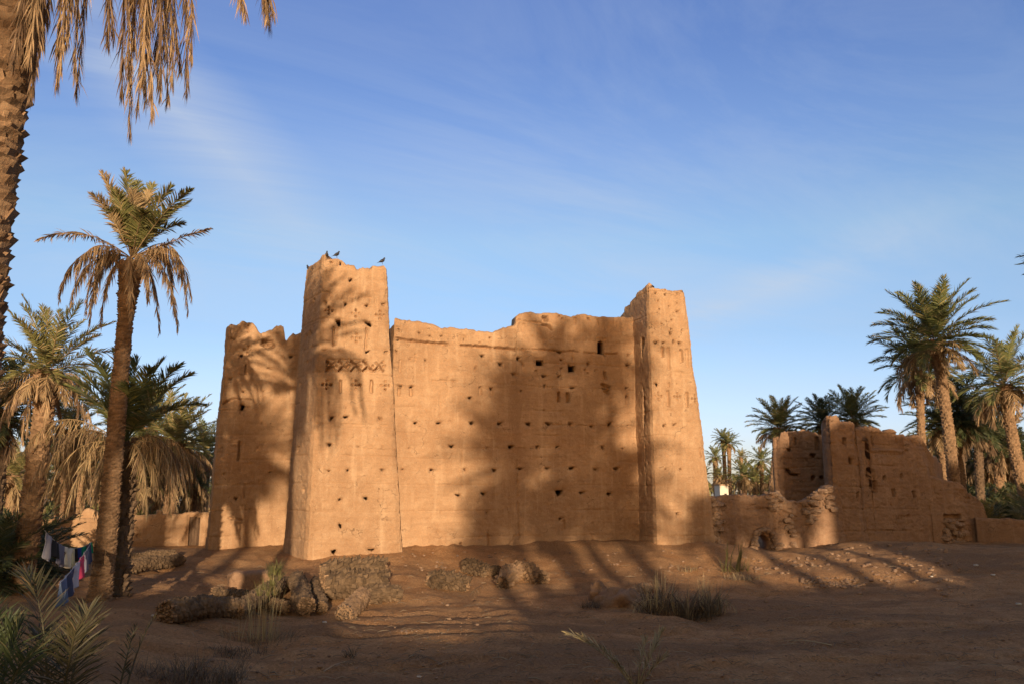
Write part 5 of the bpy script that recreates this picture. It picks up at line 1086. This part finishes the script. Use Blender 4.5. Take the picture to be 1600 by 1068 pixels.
# withered palm sucker at the bottom edge
c = gh(985, 1067); c = np.array([c[0], c[1] - .5, Gs(c[0], c[1] - .5)]); t = thing('palm_sucker', 'withered pale palm shoot with two spread fronds at the bottom edge', 'palm shoot', tuple(c)); mb = MB()
for (x, y, kx, ky, nl) in [(888, 990, 945, 1015, 20), (905, 995, 960, 1020, 18), (1036, 985, 1015, 1030, 24), (1040, 1025, 1020, 1045, 14), (1010, 1000, 1000, 1030, 14), (962, 1035, 972, 1050, 8)]:
    e = at(x, y, c[1] + rng.uniform(-.1, .1)) - c; k = at(kx, ky, c[1]) - c + [0, 0, .05]; fr_to(mb, np.array([rng.uniform(-.05, .05), 0, 0]), e, k, rng, int(nl * 1.5), .26, .018, .05, 0, bare=.30, r0=.018)
mb.build('dry_fronds', M['straw'], t)
mb = MB(); blades(mb, 40, rng, (0, 0, 0), .12, (.15, .45), .5, .012, .3); mb.build('spikes', M['dry_dark'], t)
# green sucker bottom left
def sucker(label, Y, base_px, fr, mt, seed, nl=46, ll=.30):
    b = at(base_px, 1000, Y); b[2] = Gs(b[0], Y); t = thing('palm_sucker', label, 'palm shoot', tuple(b)); rr = random.Random(seed); mb = MB()
    for (x, y, kx, ky, yo) in fr:
        e = at(x, y, Y + yo) - b; k = at(kx, ky, Y + yo * .5) - b; fr_to(mb, np.array([rr.uniform(-.06, .06), rr.uniform(-.06, .06), .05]), e, k, rr, nl, ll, .011, .03, 0, bare=.22, r0=.016, mir=0)
    mb.build('fronds', M[mt], t)
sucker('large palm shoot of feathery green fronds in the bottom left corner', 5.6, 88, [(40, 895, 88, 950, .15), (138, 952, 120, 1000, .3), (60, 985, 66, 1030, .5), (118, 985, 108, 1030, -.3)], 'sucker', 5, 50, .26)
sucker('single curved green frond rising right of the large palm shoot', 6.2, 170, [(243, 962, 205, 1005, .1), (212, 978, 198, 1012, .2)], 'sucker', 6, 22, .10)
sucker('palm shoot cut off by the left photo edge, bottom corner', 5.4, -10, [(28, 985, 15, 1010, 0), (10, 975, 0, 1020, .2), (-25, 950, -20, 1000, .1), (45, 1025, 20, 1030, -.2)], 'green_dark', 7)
# the little yellowish palm behind the washing
b = gh(118, 905); t = thing('palm_sucker', 'yellowish little palm behind the washing line', 'palm shoot', tuple(b)); mb = MB()
for (x, y) in [(78, 872), (95, 868), (120, 860), (138, 868), (105, 862), (128, 858), (88, 880)]:
    e = at(x, y, b[1] + rng.uniform(-.4, .4)) - b; fr_to(mb, np.zeros(3), e, e * .5 + [0, 0, .35], rng, 30, .22, .018, .05, 0, mir=0)
mb.build('fronds', M['olive'], t)
# dark bushy palm clump at the left edge
for (px_, py_, s, z, lb) in [(14, 905, .62, .35, 'dark bushy palm clump at the left edge behind the washing'), (52, 892, .5, .35, 'dark palm clump touching the left end of the washing line'), (-20, 925, .6, .4, 'dark palm clump half outside the left photo edge')]:
    b = gh(px_, py_); t = thing('young_palm', lb, 'palm bush', tuple(b)); own(CR['dark'], 'crown', t, (0, 0, z), (0, 0, px_), (s, s, s))
# undergrowth far behind walls
rr = random.Random(9)
for i, (px_, Y, s) in enumerate([(215, 36, .5), (262, 40, .55), (150, 37, .5), (70, 40, .5), (30, 44, .6), (290, 45, .5), (5, 50, .7), (110, 50, .6)]):
    b = gp(px_, Y); t = thing('young_palm', 'stemless young palm low among trunks behind the garden wall', 'palm bush', tuple(b), 'stemless young palms behind the garden wall'); own(CR['far' if i % 2 else 'far2'], 'crown', t, (0, 0, .4), (0, 0, i), (s, s, s))
for i, (px_, Y, s) in enumerate([(1128, 80, .8), (1150, 70, .6), (1175, 82, .8), (1200, 75, .7), (1215, 70, .6), (1140, 95, .8), (1190, 95, .8)]):
    b = gp(px_, Y); t = thing('young_palm', 'stemless young palm low in the gap beside the kasbah', 'palm bush', tuple(b), 'stemless young palms in the gap'); own(CR['far' if i % 2 else 'far2'], 'crown', t, (0, 0, .5), (0, 0, i), (s, s, s))
for i, (px_, Y, s) in enumerate([(1480, 52, .6), (1510, 54, .6), (1540, 50, .55), (1570, 52, .6), (1600, 50, .6), (1525, 56, 1.1), (1560, 60, 1.2), (1595, 55, 1.1), (1620, 42, .8)]):
    b = gp(px_, Y); t = thing('young_palm', 'stemless young palm in the dark thicket beyond the sloping wall', 'palm bush', tuple(b), 'stemless young palms on the right'); own(CR['dark' if i % 2 else 'olive'], 'crown', t, (0, 0, .5), (0, 0, i), (s, s, s))
# distant grove closing the horizon
mb = MB(); rr = random.Random(3)
for k in range(420):
    a = math.radians(rr.uniform(-48, 48)); R_ = rr.uniform(110, 190); x, y = R_ * math.sin(a), R_ * math.cos(a); h = rr.uniform(1.2, 5.5); zb_ = Gs(x, y)
    tube(mb, [(x, y, zb_), (x + .3, y, zb_ + h)], [.25, .2], 5, cap=False)
    for q in range(16):
        az = q * 2.4 + rr.random(); P = arc((x + .3, y, zb_ + h), az, math.radians(rr.uniform(-20, 80)), 2.6, 1.3, 4); P = np.array(P); sd = np.array([-math.sin(az), math.cos(az), .15]) * .34; w_ = np.array([.4, 1, .95, .6, .05])[:, None]
        v = np.concatenate([P - sd * w_, P + sd * w_]); i = np.arange(4)[:, None]; mb.add(v, (i + np.array([[0, 5, 6, 1]])))
o = mb.build('palm_grove', M['olive']); tag(o, 'far continuous palm grove along the horizon', None, None, 'stuff')

# ------------------------------------------------------------------ washing
def cloth_mat(n_, c): return plain(n_, c, .85, .08)
CM = {k: cloth_mat('cloth_' + k, c) for k, c in dict(grey=(.28, .28, .33), black=(.02, .02, .025), slate=(.16, .16, .22), white=(.75, .68, .55), cream=(.62, .60, .44), blue=(.03, .07, .35), green=(.02, .38, .22), navy=(.03, .05, .12), denim=(.10, .15, .27), pink=(.62, .05, .13), pale=(.50, .48, .56), plum=(.10, .05, .07)).items()}
M['cord'] = plain('cord', (.35, .33, .30))
def cloth(label, cat, p, q, h, mt, shape='flat', seed=0, name='hanging_cloth'):
    """hangs between p and q on the line"""
    p, q = np.array(p), np.array(q); o = (p + q) / 2; d = q - p; Lh = np.linalg.norm(d[:2]); dd = d / np.linalg.norm(d); nn = np.array([-dd[1], dd[0], 0]); n = 14; m = 18
    u, v = np.meshgrid(np.linspace(0, 1, n), np.linspace(0, 1, m)); rs = random.Random(seed)
    wid = np.ones_like(v)
    if shape == 'shirt': wid = np.where(v < .28, 1.0, .66 - .03 * v)
    if shape == 'trousers': wid = 1 - .25 * v
    uu = .5 + (u - .5) * wid * (1 - .12 * np.sin(v * 2.5))
    X = p + d * uu[..., None]; X[..., 2] -= v * h * (1 + .08 * np.sin(u * 7 + seed)) - .03 * np.sin(u * math.pi) * -1 * v * 0 + 0
    amp = .018 + .05 * v; X = X + nn * (amp * np.sin(u * (8 + seed % 3) + seed + v * 1.5))[..., None]
    i, j = np.meshgrid(np.arange(m - 1), np.arange(n - 1), indexing='ij'); ok = np.ones(i.shape, bool)
    if shape == 'trousers': ok = ~((i > m * .35) & (np.abs(j - (n - 2) / 2) < 1))
    i, j = i[ok], j[ok]; f = np.stack([i * n + j, i * n + j + 1, (i + 1) * n + j + 1, (i + 1) * n + j], -1)
    th = nn * .006; V = X.reshape(-1, 3) - o; mb = MB(); mb.add(np.concatenate([V + th, V - th]), [f, f[:, ::-1] + n * m])
    # sew both faces together along the outline
    E_ = {}
    for a in f:
        for k in range(4):
            e = (int(a[k]), int(a[(k + 1) % 4])); E_[e] = 1
    bd = [e for e in E_ if (e[1], e[0]) not in E_]; mb.f.append(np.array([[b, a, a + n * m, b + n * m] for a, b in bd])); mb.m.append(np.zeros(len(bd), int))
    ob = mb.build(name, CM[mt], smooth=True, loc=tuple(o)); return tag(ob, label, cat, 'washing hung up to dry')
TB = b0
La, Lb = at(73, 830, 15.6), at(143, 846, Yb - .1)
def line(a, b, sag, t): p = a + (b - a) * t; p[2] -= sag * 4 * t * (1 - t); return p
Lc = at(98, 926, 11.4); Lc = at(92, 912, 11.6)
def rope(label, a, b, sag):
    mb = MB(); mb_ = [line(a, b, sag, t) - a for t in np.linspace(0, 1, 17)]; tube(mb, mb_, [.006] * 17, 6); o = mb.build('washing_line', M['cord'], loc=tuple(a)); tag(o, label, 'washing line')
La = at(70, 828, 15.8)
rope('sagging cord from dark palm clump to the slender palm trunk', La, Lb, .22)
rope('cord sloping from the slender palm trunk towards the viewer', Lb, Lc, .05)
items = [(.03, .17, .62, 'grey', 'shirt', 'grey shirt at the left end of the back line', 'shirt'), (.18, .27, .42, 'black', 'flat', 'narrow black cloth right of the grey shirt', 'cloth'), (.28, .40, .55, 'slate', 'flat', 'slate cloth left of the white garment', 'cloth'), (.41, .56, .55, 'white', 'shirt', 'white garment, brightest on the back line', 'shirt'), (.565, .61, .5, 'cream', 'flat', 'thin pale green cloth hanging beside the white garment', 'cloth'), (.62, .69, .35, 'black', 'flat', 'small black cloth between white and blue washing', 'cloth'), (.70, .77, .32, 'blue', 'flat', 'small bright blue cloth', 'cloth'), (.78, .87, .38, 'green', 'flat', 'bright green cloth next to the blue one', 'cloth'), (.88, .93, .36, 'plum', 'flat', 'dark plum cloth between the two green ones', 'cloth'), (.935, .995, .3, 'green', 'flat', 'green cloth touching the palm trunk', 'cloth')]
for k, (a, b, h, mt, sh, lb, ct) in enumerate(items):
    cloth(lb, ct, line(La, Lb, .22, a), line(La, Lb, .22, b), h * .68, mt, sh, k, {'shirt': 'hanging_shirt', 'cloth': 'hanging_cloth'}[ct])
items = [(.04, .16, .6, 'navy', 'flat', 'navy cloth nearest the palm trunk on the front line', 'cloth'), (.18, .32, .62, 'slate', 'shirt', 'dull slate shirt on the front line behind the pink one', 'shirt'), (.34, .48, .62, 'pink', 'shirt', 'crimson shirt on the front line', 'shirt'), (.50, .64, .66, 'pale', 'shirt', 'pale lilac shirt beside the crimson one', 'shirt'), (.66, .78, .62, 'navy', 'trousers', 'navy trousers between lilac shirt and blue jeans', 'trousers'), (.80, .96, .60, 'denim', 'trousers', 'faded blue jeans at the low end of the front line', 'jeans')]
for k, (a, b, h, mt, sh, lb, ct) in enumerate(items):
    cloth(lb, ct, line(Lb, Lc, .05, a), line(Lb, Lc, .05, b), h * .6, mt, sh, k + 11, {'shirt': 'hanging_shirt', 'cloth': 'hanging_cloth', 'trousers': 'hanging_trousers', 'jeans': 'hanging_jeans'}[ct])

# ------------------------------------------------------------------ stones and litter on the ground
rng = random.Random(44); mb = MB()
def scatter(n, x0, x1, y0, y1, s0, s1):
    for k in range(n):
        px_, py_ = rng.uniform(x0, x1), rng.uniform(y0, y1); p = ground_hit(px_, py_)
        if p[1] > 36: continue
        stones(mb, [p + [0, 0, .01]], rng, s0, s1, .55)
scatter(90, 1250, 1345, 902, 918, .03, .07); scatter(60, 1340, 1500, 880, 930, .03, .08); scatter(110, 600, 1100, 860, 900, .02, .06)
scatter(1100, 150, 1600, 890, 1066, .006, .022); scatter(90, 300, 1600, 890, 1066, .02, .05); scatter(60, 1140, 1300, 870, 900, .03, .09); scatter(50, 200, 700, 930, 1060, .012, .04); scatter(50, 1290, 1480, 850, 885, .03, .1); scatter(40, 630, 700, 985, 1062, .01, .03)
o = mb.build('rubble', M['stone']); tag(o, 'loose stones and clods strewn over the dirt', None, None, 'stuff')
mb = MB()
for k in range(1100):      # fallen straw and twigs
    px_, py_ = rng.uniform(300, 1600), rng.uniform(880, 1066); p = ground_hit(px_, py_); a = rng.uniform(-.6, .6) + (0 if rng.random() < .7 else 1.5); l_ = rng.uniform(.05, .3)
    d = np.array([math.cos(a), math.sin(a), 0]) * l_; q = p + d; q[2] = Gs(q[0], q[1]) + .02; tube(mb, [p + [0, 0, .015], (p + q) / 2 + [0, 0, .02 + rng.random() * .02], q], [.004, .005, .002], 4, cap=False)
o = mb.build('twig_litter', M['grey_grass']); tag(o, 'scattered dry twigs and straw on the dirt', None, None, 'stuff')
M['paper'] = plain('litter_white', (.52, .48, .43), .8, .1)
for k, (px_, py_, s, lb) in enumerate([(943, 937, .06, 'small round white scrap by the withered shrub'), (507, 973, .07, 'crumpled bluish white bag below the log heap'), (1592, 945, .10, 'white scrap on the sunlit strip at the right edge'), (1456, 901, .07, 'white scrap left of the two rubbish bits on the mound'), (1525, 884, .10, 'flat white scrap near the top of the mound'), (1552, 899, .09, 'bluish white bag on the mound, lowest of the rubbish'), (1357, 843, .05, 'tiny pale scrap at the foot of the ruin wall'), (240, 963, .07, 'pale chip of wood left of the log heap'), (655, 1058, .05, 'small white pebble-like scrap at the bottom of the photo')]):
    c = gh(px_, py_); o = lump('litter_scrap', lb, 'litter', c + [0, 0, s * .35], (s * .6, s * .42, s * .22), M['paper'], 20 + k, .6); o['group'] = 'litter in the yard'

# fallen fronds and a stick lying on the dirt
rng = random.Random(91)
for k, (x0, y0, x1, y1, m_, lb) in enumerate([(505, 1052, 552, 1036, 'dry', 'short dry frond lying flat at the bottom of the photo below the log heap'), (690, 1040, 640, 1025, 'grey_grass', 'grey frond scrap on the dirt at bottom centre-left'), (1180, 912, 1120, 890, 'grey_grass', 'withered frond fallen beside the leaf stalks'), (1300, 1010, 1215, 1004, 'straw', 'thin straight frond rib lying alone on the bare right foreground'), (30, 700 + 330, 95, 1008, 'dry', 'broken pale frond lying left among the palm shoots'), (760, 912, 735, 930, 'dry_dark', 'brown frond scrap beside the sunlit logs')]):
    a, b = gh(x0, y0), gh(x1, y1); t = thing('fallen_frond', lb, 'palm frond', tuple(a), 'fallen fronds on the dirt'); mb = MB(); d = b - a
    P = [d * q + np.array([0, 0, .03 + .05 * math.sin(math.pi * q)]) for q in np.linspace(0, 1, 10)]
    frond(mb, P, rng, 16 if m_ != 'straw' else 5, .16, .013, .25, .012, bare=.3, vee=.05); mb.build('leaflets', M[m_], t)
